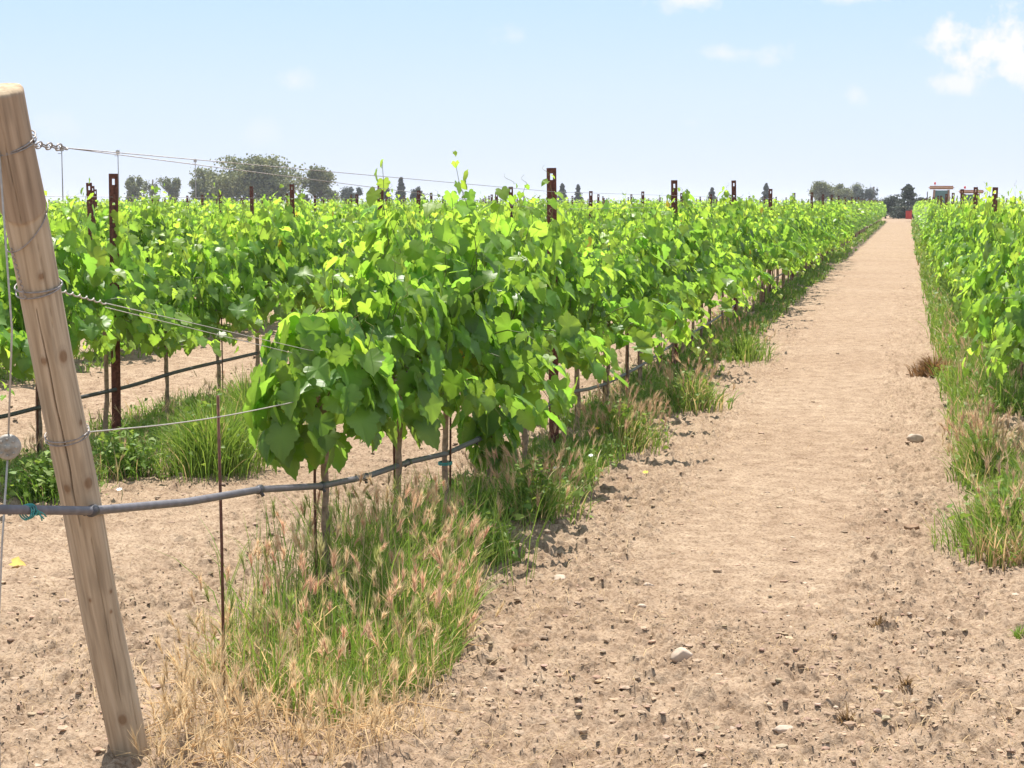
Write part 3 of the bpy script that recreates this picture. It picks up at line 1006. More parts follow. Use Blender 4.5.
# ------------------------------------------------------------------ drip hoses
def hose(name_label, pts, rad, m, emit_px=(), X=XA):
    root = empty('drip_hose', pts[0])
    P = smooth_path(pts, 220) 
    a = Acc(); tube(a, P - pts[0], rad, 10)
    link_mesh('pipe', a.mesh('pipe'), M[m], root)
    if emit_px:
        e = Acc()
        tube(e, [(0, -.018, 0), (0, -.012, .0), (0, .012, 0), (0, .018, 0)], [.010, .014, .014, .010], 10)
        tube(e, [(0, 0, -.005), (0, 0, -.024)], .006, 8)
        em = e.mesh('emitter'); em.materials.append(M['hose_dark'])
        for yy in emit_px:
            i = int(np.argmin(abs(P[:, 1] - yy)))
            o = bpy.data.objects.new('emitter', em); COL.objects.link(o); o.parent = root
            o.location = P[i] - pts[0]; o.rotation_euler = (0, (yy * 13) % 2.5 - 1.2, 0); o.scale = (1.15,) * 3
    tag(root, name_label, 'hose', 'drip irrigation hoses')
FRONT = .066   # the hose passes on the path side of the wooden post
hp = [rowp(-60, 508, dx=FRONT), rowp(0, 511, dx=FRONT), rowp(45, 510, dx=FRONT), rowp(100, 509, dx=FRONT), rowp(160, 503, dx=.05), rowp(220, 495, dx=.04), rowp(270, 486, dx=.035),
      rowp(323, 485, dx=.03), rowp(365, 477), rowp(400, 464), rowp(445, 454), rowp(490, 434), rowp(530, 418), rowp(565, 394), rowp(600, 386), rowp(640, 366),
      rowp(672, 345), rowp(720, 316)]
last = hp[-1]
yy = last[1]
while yy < 150:
    yy += 6.0
    hp.append(np.array([XA + .02, yy, .34 + .05 * math.sin(yy)]))
hose('grey drip hose slung past the wooden post and along the front vines', hp, .0125, 'hose', [on_row(p, 450, XA)[0] for p in (62, 268, 320, 352, 386, 418, 466)])
XB = ROW_X[1]
hb = [rowp(-40, 424, XB), rowp(5, 416, XB), rowp(60, 402, XB), rowp(130, 386, XB), rowp(180, 371, XB), rowp(240, 357, XB), rowp(290, 345, XB)]
yy = hb[-1][1]
while yy < 70:
    yy += 4; hb.append(np.array([XB, yy, .45 + .04 * math.sin(yy * 2)]))
hose('dark drip hose along the second row left of the path', hb, .013, 'hose_dark')
XR = ROW_X[-1]
hr = [np.array([XR, y, .42 + .04 * math.sin(y * 1.3)]) for y in np.arange(9.5, 70, 3)]
hose('dark drip hose along the row right of the path', hr, .012, 'hose_dark')
for X, lab in ((XB, 'second row left of the path'), (XR, 'row right of the path')):
    for z, w in ((1.68, 'top'), (1.08, 'middle')):
        wire_thing('trellis_wire', [(X + .02, y, z) for y in np.arange(9.5, 80, 6)], .0014, 'wire', f'{w} trellis wire stretched along the {lab}', 'wire', 5)

# guy cable with round tensioner left of the post, teal twine
def guy():
    g0 = post_pt(z_top + .02) + np.array([0, -.058, 0])
    g1 = rowp(12, 330); g2 = rowp(8, 447); g3 = rowp(2, 545); g4 = rowp(-2, 640)
    gy = g4[1] - .02
    root = empty('guy_cable', (XA, gy, 0))
    tag(root, 'pale guy cable with a round tensioner hanging left of the wooden post', 'cable')
    base = np.array([XA, gy, 0])
    a = Acc(); tube(a, np.array([g0, g1, g2 + np.array([0, .004, .03])]) - base, .0026, 6)
    tube(a, np.array([g2 - np.array([0, .004, .03]), g3, g4, (XA, gy, -.05)]) - base, .0026, 6)
    link_mesh('cable', a.mesh('cable'), M['galv'], root)
    t = Acc()
    tube(t, [(0, -.012, 0), (0, -.009, 0), (0, .009, 0), (0, .012, 0)], [.026, .032, .032, .026], 24)
    for k in range(8):
        an = k * math.pi / 4
        box(t, (.021 * math.cos(an), -.0125, .021 * math.sin(an)), (.006, .004, .006), rot=Matrix.Rotation(-an, 3, 'Y'))
    tube(t, [(0, -.02, 0), (0, .02, 0)], .009, 10)
    o = link_mesh('tensioner', t.mesh('tensioner'), M['plastic'], root, loc=g2 - base)
    o.rotation_euler = (0, 0, .35)
guy()
rng = np.random.default_rng(3)
a = Acc()
tc = rowp(3, 511, dx=FRONT)
for k in range(3):
    th = np.linspace(0, 2 * math.pi, 16)
    tube(a, np.stack([.018 * np.cos(th), (k - 1) * .012 + .006 * np.sin(th * 2), .018 * np.sin(th)], -1), .0022, 5)
for k in range(5):
    tt = np.linspace(0, 1, 10)
    d = rng.normal(0, .03, 3)
    tube(a, np.stack([.018 + .006 * np.sin(tt * 5 + k), .01 + d[1] * .7 * tt + .04 * tt, .004 * np.sin(tt * 8 + k) + (d[2] * .4 - .012) * tt], -1), .0018, 5)
o = link_mesh('teal_twine', a.mesh('teal_twine'), M['twine'], loc=tc)
tag(o, 'frayed teal twine knotted round the grey hose left of the wooden post', 'twine')

# lone training rod
rb = on_row(222, 560, XA)[0]
rt = on_row(221, 395, XA)
a = Acc(); tube(a, [(XA, rb, -.15), (XA, rb, .5), (XA - .005, rb, rt[1])], .0055, 8)
o = link_mesh('rod', a.mesh('rod'), M['rod']); tag(o, 'thin bare rusty rod standing between the wooden post and first vine', 'rod')
# green tie on third vine
g = Acc(); th = np.linspace(0, 2 * math.pi, 14)
for dz in (0, .008): tube(g, np.stack([.032 * np.cos(th), .045 * np.sin(th), np.full(14, dz)], -1), .004, 6)
o = link_mesh('plant_tie', g.mesh('plant_tie'), M['twine'], loc=(XA, yA[2], on_row(445, 464, XA)[1])); tag(o, 'small green tie holding the third vine trunk to its stake', 'plant tie')

# ------------------------------------------------------------------ grass and weeds
def blades(acc, rng, base, h, w, lean, col, az=None, matidx=0, tipcol=None):
    n = len(base)
    az = rng.uniform(0, 2 * math.pi, n) if az is None else az
    dirv = np.stack([np.cos(az), np.sin(az), np.zeros(n)], -1)
    wa = rng.uniform(0, math.pi, n)
    wd = np.stack([np.cos(wa), np.sin(wa), np.zeros(n)], -1)
    ts = np.array([0, .38, .74, 1.0])
    ws = np.array([.7, 1.0, .7, 0])
    rows = []
    for t, k in zip(ts, ws):
        c = base + np.array([0, 0, 1.0]) * (h * (t - .45 * np.clip(lean, 0, 1.6) * t * t))[:, None] + dirv * (h * lean * t ** 1.9)[:, None]
        if t < 1:
            rows += [c - wd * (w * k * .5)[:, None], c + wd * (w * k * .5)[:, None]]
        else:
            rows.append(c)
    V = np.stack(rows, 1)
    i = np.arange(n)[:, None] * 7
    q = np.concatenate([i + np.array([[0, 1, 3, 2]]), i + np.array([[2, 3, 5, 4]])])
    t3 = i + np.array([[4, 5, 6]])
    C = np.repeat(col[:, None], 7, 1)
    if tipcol is not None:
        f = np.array([0, 0, .25, .25, .7, .7, 1])[None, :, None]
        C = C * (1 - f) + tipcol[:, None] * f
    acc.add(V.reshape(-1, 3), [q, t3], C.reshape(-1, 3), matidx)
    return base + np.array([0, 0, 1.0]) * (h * (1 - .45 * np.clip(lean, 0, 1.6)))[:, None] + dirv * (h * lean)[:, None], dirv

def heads(acc, rng, pos, dirv, length, col, matidx=1, nb=30):
    """foxtail barley ears: a sheaf of fine bristles"""
    n = len(pos)
    ax = norm(dirv * rng.uniform(.0, .5, (n, 1)) + np.array([0, 0, 1.0]) * rng.uniform(.35, 1, (n, 1)))
    u = rng.uniform(0, 1, (n, nb))
    st = pos[:, None] + ax[:, None] * (u * length[:, None] * .75)[..., None]
    dv = norm(ax[:, None] + rng.normal(0, .25, (n, nb, 3)))
    ln = length[:, None] * rng.uniform(.5, .9, (n, nb))
    sd = norm(np.cross(dv, rng.normal(size=(n, nb, 3))))
    wd = rng.uniform(.0010, .0022, (n, nb))[..., None]
    V = np.stack([st - sd * wd, st + sd * wd, st + dv * ln[..., None]], 2)
    C = col[:, None, None] * np.array([.85, .85, 1.1])[None, None, :, None] * rng.uniform(.8, 1.2, (n, nb, 1, 1))
    f = np.arange(n * nb * 3).reshape(-1, 3)
    acc.add(V.reshape(-1, 3), f, np.broadcast_to(C, (n, nb, 3, 3)).reshape(-1, 3), matidx)

G1 = np.array([.11, .215, .03]); G2 = np.array([.24, .33, .065]); DRY = np.array([.60, .46, .27]); PINK = np.array([.60, .38, .26]); BEIGE = np.array([.66, .52, .32])
def cmix(rng, a, b, n, sp=.15):
    t = rng.uniform(0, 1, (n, 1)); c = a * (1 - t) + b * t
    return np.clip(c * rng.uniform(1 - sp, 1 + sp, (n, 1)), .003, .8)

def grounded(x, y):
    return np.stack([x, y, ground_h(x, y) - .005], -1)

def in_poly(rng, poly, n):
    """random ground points inside a convex outline given by its corners on the ground"""
    P = np.array(poly, float)
    c = P.mean(0); k = rng.integers(0, len(P), n)
    A, B = P[k], P[(k + 1) % len(P)]
    u = np.sqrt(rng.uniform(0, 1, n))[:, None]; v = rng.uniform(0, 1, n)[:, None]
    p = c * (1 - u) + (A * (1 - v) + B * v) * u
    return p[:, 0], p[:, 1]

def gp(*pts): return [on_ground(*p) for p in pts]

def tuft(name, label, cat, x, y, spread, n, h, lean, cols, seed, nheads=0, headcol=PINK, group=None, wid=.005, dryfrac=.1, tip=None, leafy_n=0):
    rng = np.random.default_rng(seed)
    root = (x, y, float(ground_h(x, y)))
    a = Acc()
    ang = rng.uniform(0, 6.28, n); rad = np.abs(rng.normal(0, .5, n)).clip(0, 1.1)
    sx, sy = spread
    bx, by = x + np.cos(ang) * rad * sx, y + np.sin(ang) * rad * sy
    base = grounded(bx, by) - np.array(root)
    c = cmix(rng, *cols, n)
    dr = rng.uniform(0, 1, n) < dryfrac; c[dr] = DRY * rng.uniform(.7, 1.1, (dr.sum(), 1))
    az = ang + rng.normal(0, .9, n)
    blades(a, rng, base, h * rng.uniform(.4, 1.05, n) * (1.05 - .4 * rad), wid * rng.uniform(.6, 1.3, n), np.abs(rng.normal(lean, .25, n)), c, az)
    if leafy_n:
        k = rng.integers(0, n, leafy_n)
        pos = base[k] + np.stack([rng.normal(0, .04, leafy_n), rng.normal(0, .04, leafy_n), h * rng.uniform(.1, .85, leafy_n) * (1.05 - .45 * rad[k])], -1)
        nr = rng.normal(0, .5, (leafy_n, 3)) + np.array([.1, -.1, .8]); tp = rng.normal(0, 1, (leafy_n, 3))
        leaves(a, LEAF_MID * np.array([.7, 1, 1]), LEAF_MID_F, pos, nr, tp, rng.uniform(.02, .05, leafy_n), cmix(rng, G1 * .8, G2 * .8, leafy_n), rng)
    if nheads:
        k = rng.integers(0, n, nheads)
        hh = h * rng.uniform(.6, 1.08, nheads) * (1.05 - .35 * rad[k])
        tips, dv = blades(a, rng, base[k], hh, np.full(nheads, .0028), np.abs(rng.normal(.3, .18, nheads)), cmix(rng, G2, BEIGE * .7, nheads), ang[k])
        heads(a, rng, tips, dv, rng.uniform(.05, .085, nheads), cmix(rng, headcol, BEIGE, nheads))
    o = link_mesh(name, a.mesh(name), [M['grass'], M['dry']], loc=root)
    return tag(o, label, cat, group)

# 1. barley grass round the end of the front row -- uncountable
def front_grass():
    rng = np.random.default_rng(21)
    a = Acc()
    poly = gp((190, 695), (330, 735), (455, 672), (480, 600), (430, 560), (330, 595))
    n = 5600
    x, y = in_poly(rng, poly, n)
    pc = np.array(poly); c0 = pc.mean(0); c0 = c0 + np.array([-.05, .15]); ext = (pc - pc.mean(0)).std(0) * 1.5
    def dome(x, y): return np.clip(1.38 - .62 * (((x - c0[0]) / ext[0]) ** 2 + ((y - c0[1]) / ext[1]) ** 2), .45, 1.4)
    cl = vnoise(x * 5, y * 5, 14)
    k = cl > .22
    x, y, cl = x[k], y[k], cl[k]; n = len(x)
    c = cmix(rng, G1, G2, n)
    dr = rng.uniform(0, 1, n) < .22; c[dr] = DRY * rng.uniform(.7, 1.1, (dr.sum(), 1))
    blades(a, rng, grounded(x, y), (.12 + .27 * cl) * dome(x, y) * rng.uniform(.5, 1.2, n), .0052 * rng.uniform(.6, 1.3, n), np.abs(rng.normal(.34, .28, n)), c)
    # stalks with ears
    m = 330
    x, y = in_poly(rng, poly, m)
    h = rng.uniform(.20, .38, m) * dome(x, y)
    tips, dv = blades(a, rng, grounded(x, y), h, np.full(m, .003), np.abs(rng.normal(.16, .12, m)), cmix(rng, G2, BEIGE * .6, m))
    hc = cmix(rng, PINK * 1.25, BEIGE * 1.15, m); gr = rng.uniform(0, 1, m) < .3; hc[gr] = cmix(rng, G2 * 1.3, BEIGE * .8, gr.sum())
    heads(a, rng, tips, dv, rng.uniform(.045, .07, m), hc, nb=40)
    # tall ryegrass spikes behind
    m = 330
    x, y = in_poly(rng, gp((215, 640), (300, 640), (540, 580), (480, 560), (330, 580)), m)
    blades(a, rng, grounded(x, y), rng.uniform(.38, .58, m), np.full(m, .0042), np.abs(rng.normal(.3, .18, m)), cmix(rng, G1 * 1.1, G2 * .9, m))
    o = link_mesh('grass', a.mesh('grass'), [M['grass'], M['dry']])
    tag(o, 'tall green barley grass with pinkish ears under the first two vines', 'grass', kind='stuff')
front_grass()

def dry_straw():
    rng = np.random.default_rng(22)
    a = Acc()
    poly = gp((150, 745), (185, 668), (330, 655), (475, 628), (430, 730), (330, 775), (150, 800))
    n = 1400
    x, y = in_poly(rng, poly, n)
    c = cmix(rng, DRY * 1.05, np.array([.48, .34, .18]), n)
    blades(a, rng, grounded(x, y), rng.uniform(.05, .20, n), .0042 * rng.uniform(.5, 1.3, n), np.abs(rng.normal(.9, .5, n)), c)
    m = 230
    x, y = in_poly(rng, poly, m)
    tips, dv = blades(a, rng, grounded(x, y), rng.uniform(.06, .2, m), np.full(m, .003), np.abs(rng.normal(.6, .3, m)), cmix(rng, DRY, BEIGE, m))
    heads(a, rng, tips, dv, rng.uniform(.05, .08, m), cmix(rng, DRY * 1.15, BEIGE * 1.1, m))
    # flat litter lying about on the soil
    n = 15000
    px = rng.uniform(-20, 1050, n); d = 1 / rng.uniform(1 / 22, 1 / 4.95, n)
    x = (px - VPX) / F / math.cos(PSI) * d; y = (d + x * math.sin(PSI)) / math.cos(PSI)
    k = rng.uniform(0, 1, n) < (.10 + .15 * (np.abs(x + 1.5) < .7) + .25 * (d < 6.6)) * (.3 + 1.4 * (vnoise(x * 2, y * 2, 71) > .5))
    x, y = x[k], y[k]; n = len(x)
    b = grounded(x, y); b[:, 2] += .012
    blades(a, rng, b, rng.uniform(.015, .09, n), .003 * rng.uniform(.5, 1.2, n), rng.uniform(1.5, 2.2, n) * .8, cmix(rng, DRY * 1.1, np.array([.34, .24, .14]), n))
    # pale knocked down stalks
    m = 60
    x, y = in_poly(rng, poly, m); th = rng.uniform(0, 3.14, m)
    for i in range(m):
        z = float(ground_h(x[i], y[i])); L_ = rng.uniform(.15, .4)
        dx, dy = math.cos(th[i]) * L_ / 2, math.sin(th[i]) * L_ / 2
        tube(a, [(x[i] - dx, y[i] - dy, z + .02), (x[i], y[i], z + .045 + rng.uniform(0, .04)), (x[i] + dx, y[i] + dy, z + .03)], .0018, 5, DRY * 1.15, 1)
    o = link_mesh('dry_grass', a.mesh('dry_grass'), [M['dry'], M['dry']])
    tag(o, 'flattened straw coloured dry grass and ears beside the wooden post', 'dry grass', kind='stuff')
dry_straw()

# 2. strips of weeds below the rows -- uncountable
def weed_strip(name, label, X, x0, x1, y0, y1, seed, dens=1.0, hmul=1.0, clump=.42, ears=.012, lush=1.6):
    rng = np.random.default_rng(seed)
    a = Acc()
    n = int(26000 * dens)
    d = 1 / rng.uniform(1 / y1, 1 / y0, n) 
    y = d; x = X + rng.triangular(x0, (x0 + x1) / 2, x1, n)
    cl = .6 * vnoise(x * 1.2 + 9, y * 1.1, seed) + .4 * vnoise(x * 4, y * 3.1, seed + 1)
    k = cl > clump - .08 * (y > 25) 
    x, y, cl = x[k], y[k], cl[k]; n = len(x)
    lod = np.clip(y / 9, 1, 9)
    h = (.06 + .42 * np.clip(cl - clump + .1, 0, 1)) * rng.uniform(.6, 1.25, n) * hmul
    c = cmix(rng, G1, G2 * .95, n)
    tone = vnoise(x * 2, y * .7, seed + 5)
    dryp = np.clip((tone - .68) * 3, 0, .6) * (y < 28)
    dr = rng.uniform(0, 1, n) < .06 + dryp
    c[dr] = cmix(rng, DRY * .9, PINK * .8, dr.sum())
    blades(a, rng, grounded(x, y), h, .0055 * lod * rng.uniform(.6, 1.3, n), np.abs(rng.normal(.42, .28, n)), c)
    m = int(n * .22 * lush)
    kk = rng.integers(0, n, m)
    pos = grounded(x[kk], y[kk]); pos[:, 2] += h[kk] * rng.uniform(.1, .8, m)
    leaves(a, LEAF_LO, LEAF_LO_F, pos, rng.normal(0, .5, (m, 3)) + np.array([.2, -.2, .8]), rng.normal(0, 1, (m, 3)), .022 * np.sqrt(lod[kk]) * lod[kk] ** .3 * rng.uniform(.7, 1.5, m), cmix(rng, G1 * .8, G2 * .9, m), None)
    ke = np.where((rng.uniform(0, 1, n) < ears * (1 + 3 * dryp)) & (y < 30))[0]
    if len(ke):
        tips, dv = blades(a, rng, grounded(x[ke], y[ke]), h[ke] * 1.15 + .05, np.full(len(ke), .003) * lod[ke] ** .6, np.abs(rng.normal(.3, .18, len(ke))), cmix(rng, G2, BEIGE * .7, len(ke)))
        heads(a, rng, tips, dv, rng.uniform(.05, .085, len(ke)), cmix(rng, PINK * .95, BEIGE, len(ke)), nb=14)
    o = link_mesh(name, a.mesh(name), [M['grass'], M['dry']])
    tag(o, label, 'weeds', kind='stuff')
weed_strip('weeds', 'green weeds and barley grass under the row left of the path', XA, -.30, .52, 8.2, 160, 61, 1.1, .9, .46)
weed_strip('weeds', 'tall green weeds under the row right of the path', ROW_X[-1], -.66, .4, 8.3, 160, 62, 1.7, 1.25, .33, .02)
weed_strip('weeds', 'patchy green weeds under the second row left of the path', ROW_X[1], -.6, .8, 9.2, 120, 63, .7, .9, .45, .02)
weed_strip('weeds', 'sparse weeds under the third row left of the path', ROW_X[2], -.5, .6, 15, 100, 64, .25, .9, .5, .0)

# 3. clumps one can point at
gx = lambda px, py: on_ground(px, py)
TG = 'grass and weed clumps under the rows'
for i, (px, py, sp, n, h, lean, nh, dry, leafn, label) in enumerate((
    (215, 470, (.33, .42), 2200, .58, .45, 0, .04, 200, 'bright green bushy grass clump beneath the second row, right of the wooden post'),
    (255, 432, (.32, .5), 1300, .55, .35, 0, .02, 0, 'rounded green grass clump behind the bushy one beneath the second row'),
    (125, 475, (.28, .32), 500, .34, .5, 0, .05, 500, 'dark leafy weed clump just right of the wooden post under the second row'),
    (45, 500, (.30, .30), 500, .30, .5, 0, .05, 450, 'low dark leafy weed clump left of the wooden post'),
    (620, 450, (.30, .38), 900, .38, .45, 75, .25, 320, 'reddish barley clump at the path edge just past the first steel post'),
    (535, 520, (.26, .36), 800, .33, .5, 50, .2, 420, 'barley clump with tan ears below the drooping shoots before first steel post'),
    (480, 560, (.20, .25), 500, .25, .5, 10, .05, 350, 'fresh green leafy weed clump at the foot of the third vine'),
    (690, 408, (.30, .42), 700, .38, .45, 55, .25, 260, 'tan eared barley clump below the second steel post beside the path'),
    (745, 358, (.32, .6), 500, .42, .35, 30, .05, 100, 'bright green grass clump past the second steel post beside the path'),
    (934, 378, (.20, .22), 1100, .27, .7, 0, .0, 0, 'small brown dried tuft on the right edge of the path'),
    (1008, 548, (.32, .36), 1300, .38, .45, 20, .06, 250, 'bright green weed clump at the right picture edge beside the path'),
    (985, 480, (.22, .4), 800, .42, .35, 90, .2, 60, 'tall pinkish barley clump right of the path'),
)):
    x, y = gx(px, py)
    tuft('grass_clump', label, 'grass clump', x, y, sp, n, h, lean,
         (np.array([.12, .065, .03]), np.array([.27, .155, .075])) if 'brown dried' in label else ((G1 * .9, G2) if 'dark' not in label else (G1 * .65, G1 * 1.1)),
         300 + i, nh, PINK, TG, .0055 if py > 420 else .008, dry, None, leafn)

# small dry sprigs scattered on the near soil
for i, (px, py, h, label) in enumerate((
    (848, 722, .07, 'upright dried sprig at the bottom right of the near soil'),
    (905, 693, .06, 'dark dried sprig above a brown stone on the near soil'),
    (877, 632, .05, 'dark dried root lump on the soil right of centre'),
    (1018, 640, .07, 'small green sprig on the soil at the right picture edge'),
)):
    x, y = gx(px, py)
    c = (G1, G2) if 'green' in label else (np.array([.13, .085, .05]), np.array([.28, .19, .11]))
    tuft('dry_sprig', label, 'sprig', x, y, (.035, .035), 60, h, .6, c, 340 + i, wid=.005, dryfrac=0)

# flowers along the weeds
def flower(px, py, dz, col, label, s=.018, group=None):
    x, y = on_ground(px, py + 0)
    root = empty('wildflower', (x, y, float(ground_h(x, y))))
    a = Acc(); tube(a, [(0, 0, 0), (.01, 0, dz * .5), (.005, 0, dz)], .0018, 5)
    link_mesh('stem', a.mesh('stem'), M['green_stem'], root)
    p = Acc()
    for k in range(7):
        an = k * 2 * math.pi / 7
        c_, s_ = math.cos(an), math.sin(an)
        V = np.array([(0, 0, 0), (s * .5, -s * .28, .3 * s), (s, 0, .35 * s), (s * .5, s * .28, .3 * s)])
        V = np.stack([V[:, 0] * c_ - V[:, 1] * s_, V[:, 0] * s_ + V[:, 1] * c_, V[:, 2]], -1)
        p.add(V + np.array([.005, 0, dz]), np.array([[0, 1, 2, 3]]))
    m_ = link_mesh('petals', p.mesh('petals'), M[col], root)
    m_.rotation_euler = (.4, 0, 0)
    tag(root, label, 'wildflower', group)
M['green_stem'] = plain('green_stem', (.09, .15, .04))
M['yellow'] = plain('yellow_petal', (.75, .55, .03), .6, 0, .1)
M['white'] = plain('white_petal', (.72, .68, .66), .6, 0, .1)
for px, py, dz, col, lab in ((598, 452, .16, 'yellow', 'yellow wildflower left of the reddish barley clump'),
                             (615, 440, .20, 'yellow', 'yellow wildflower standing highest over the reddish barley clump'),
                             (640, 448, .10, 'yellow', 'yellow wildflower at the right side of the reddish barley clump'),
                             (645, 478, .04, 'yellow', 'low yellow wildflower on the soil right of the reddish barley clump'),
                             (592, 482, .14, 'white', 'white seed head left of the yellow wildflowers'),
                             (557, 490, .12, 'white', 'small white wildflower before the first steel post'),
                             (97, 492, .10, 'white', 'white wildflower close to the right side of the wooden post'),
                             (121, 500, .07, 'white', 'white wildflower in the dark leafy clump right of the wooden post')):
    flower(px, py, dz, col, lab, .02)
# fallen yellow leaf in the left alley
x, y = on_ground(12, 566)
a = Acc(); leaves(a, LEAF_MID, LEAF_MID_F, np.array([[0, 0, .02]]), np.array([[.2, -.3, 1.0]]), np.array([[1.0, .2, 0]]), np.array([.065]), np.array([[.65, .48, .12]]), np.random.default_rng(1))
o = link_mesh('fallen_leaf', a.mesh('fallen_leaf'), M['dry'], loc=(x, y, float(ground_h(x, y)))); tag(o, 'yellow fallen leaf on the soil left of the wooden post', 'leaf')

# ------------------------------------------------------------------ distant trees
def tree(px, top_py, wpx, dist, label, kind='oak', seed=0, group='trees on the far edge of the vineyard', cols=None, density=1.0):
    rng = np.random.default_rng(seed)
    dvec = ray(px, 203); dvec.z = 0; dvec.normalize()
    bx, by = dvec.x * dist, dvec.y * dist
    depth = float(project((bx, by, 1.6))[2])
    H = CAM_H + (203 - top_py) * depth / F
    W = wpx * depth / F
    name = {'oak': 'broadleaf_tree', 'pine': 'conifer_tree', 'bare': 'sparse_tree'}[kind]
    root = empty(name, (bx, by, 0))
    tag(root, label, 'tree', group)
    t = Acc(); th = .42 * H if kind == 'oak' else .9 * H
    tube(t, [(0, 0, -.3), (.05 * H * rng.normal(0, .4), 0, th * .5), (.03 * H, .02 * H, th)], [.035 * H, .028 * H, .008 * H if kind == 'pine' else .02 * H], 9)
    nb = 9 if kind != 'pine' else 6
    ends = []
    for k in range(nb):
        an = rng.uniform(0, 6.28); z0 = th * rng.uniform(.45, 1)
        e = np.array([math.cos(an) * W * rng.uniform(.15, .42), math.sin(an) * W * rng.uniform(.15, .42), H * rng.uniform(.55, .88) if kind != 'pine' else z0 + .05 * H])
        tube(t, [(0, 0, z0), (e[0] * .5, e[1] * .5, (z0 + e[2]) * .5 + .03 * H), tuple(e)], [.014 * H, .010 * H, .003 * H], 6)
        ends.append(e)
        if kind == 'bare':
            for q in range(5):
                e2 = e + rng.normal(0, .12, 3) * np.array([W, W, H * .7])
                tube(t, [tuple(e), tuple((e + e2) / 2 + .02 * H), tuple(e2)], [.005 * H, .003 * H, .0015 * H], 5)
    link_mesh('trunk', t.mesh('trunk'), M['bark_tree'], root)
    a = Acc()
    cols = cols or (np.array([.045, .065, .028]), np.array([.10, .115, .05]))
    if kind == 'pine':
        n = int(2600 * density)
        u = rng.uniform(0, 1, n) ** 1.2
        z = H * (.04 + .96 * u)
        tier = .72 + .28 * np.sin(u * 34 + rng.uniform(0, 6)) + rng.normal(0, .12, n)
        an = rng.uniform(0, 6.28, n)
        lob = 1 + .25 * np.sin(an * 3 + u * 9 + seed)
        r = W * .72 * (1 - u) ** .75 * tier * lob * rng.uniform(.35, 1, n) ** .5 + .02 * W
        pos = np.stack([np.cos(an) * r, np.sin(an) * r, z], -1)
        s = rng.uniform(.035, .075, n) * H
    else:
        cl = [e for e in ends]
        for k in range(int(17 * density)):
            v = norm(rng.normal(size=3)) * rng.uniform(.3, 1.05)
            cl.append(np.array([v[0] * W * .46, v[1] * W * .46, H * (.56 - .10 * abs(v[0])) + v[2] * H * .34]))
        per = int((340 if kind == 'oak' else 45))
        if dist < 210:
            for c_ in cl: c_[2] = H * (.46 + (c_[2] / H - .6) * 1.35)
        pos = np.concatenate([c + rng.normal(0, 1, (per, 3)) * np.array([W * .058, W * .058, H * .05]) * rng.uniform(.5, 1.6) for c in cl])
        pos = pos[pos[:, 2] < H * 1.0]
        n = len(pos)
        s = rng.uniform(.03, .058, n) * H
    c = cmix(rng, *cols, n, .25)
    leaves(a, LEAF_LO, LEAF_LO_F, pos, rng.normal(0, .7, (n, 3)) + np.array([0, 0, .5]), rng.normal(0, 1, (n, 3)), s, c, None)
    link_mesh('crown', a.mesh('crown', False), M['tree_leaf'], root)
OLIVE = (np.array([.105, .125, .045]), np.array([.20, .21, .09]))
DARK = (np.array([.04, .055, .042]), np.array([.075, .09, .065]))
for k, (px, top, w, dist, kind, lab, cols, den) in enumerate((
    (257, 155, 90, 300, 'oak', 'largest olive green spreading tree on the left horizon', OLIVE, 2.6),
    (214, 168, 46, 310, 'oak', 'lower olive green tree joined to the left of the largest tree', OLIVE, 1.7),
    (322, 165, 48, 300, 'oak', 'grey green open tree right of the largest tree', OLIVE, .8),
    (133, 175, 20, 330, 'oak', 'small round tree between the first two thin poles', OLIVE, .6),
    (152, 176, 26, 340, 'bare', 'thin twiggy tree left of the third thin pole', OLIVE, .8),
    (172, 177, 16, 340, 'oak', 'tiny bushy tree close left of the third thin pole', OLIVE, .6),
    (352, 186, 26, 330, 'oak', 'low dark bush like tree right of the grey green tree', DARK, .7),
    (386, 184, 14, 330, 'pine', 'small dark conifer right of the tall post in the second row', DARK, .7),
    (401, 178, 11, 330, 'pine', 'pointed conifer standing tallest of a trio right of the second row post', DARK, .7),
    (417, 186, 16, 330, 'oak', 'low rounded dark tree right of the pointed conifer', DARK, .6),
    (562, 184, 12, 330, 'pine', 'dark conifer just right of the tall first steel post', DARK, .7),
    (578, 185, 9, 330, 'pine', 'narrower dark conifer second to the right of the first steel post', DARK, .7),
    (766, 184, 12, 330, 'pine', 'dark slender conifer above the middle of the front row', DARK, .7),
    (712, 188, 11, 330, 'pine', 'small conifer between two steel posts over the front row', DARK, .7),
    (820, 181, 30, 340, 'oak', 'olive rounded tree leftmost in the group left of the path end', OLIVE, .9),
    (845, 182, 34, 345, 'oak', 'olive spreading tree in the middle of group left of the path end', OLIVE, .9),
    (862, 186, 20, 335, 'oak', 'dark rounded tree on the right of the olive pair', DARK, .8),
    (873, 184, 10, 360, 'bare', 'wispy bare tree just left of the path end', DARK, .6),
    (886, 194, 24, 196, 'oak', 'dark low tree left of the tall dark conifer at the path end', DARK, .9),
    (908, 185, 30, 193, 'pine', 'tall broad dark conifer at the end of the path', DARK, 1.2),
    (898, 194, 24, 200, 'oak', 'dark tree behind and left of tall conifer at path end', DARK, .9),
    (922, 196, 22, 200, 'oak', 'dark low tree right of the tall conifer at path end', DARK, .9),
)):
    tree(px, top, w, dist, lab, kind, 500 + k, cols=cols, density=den)

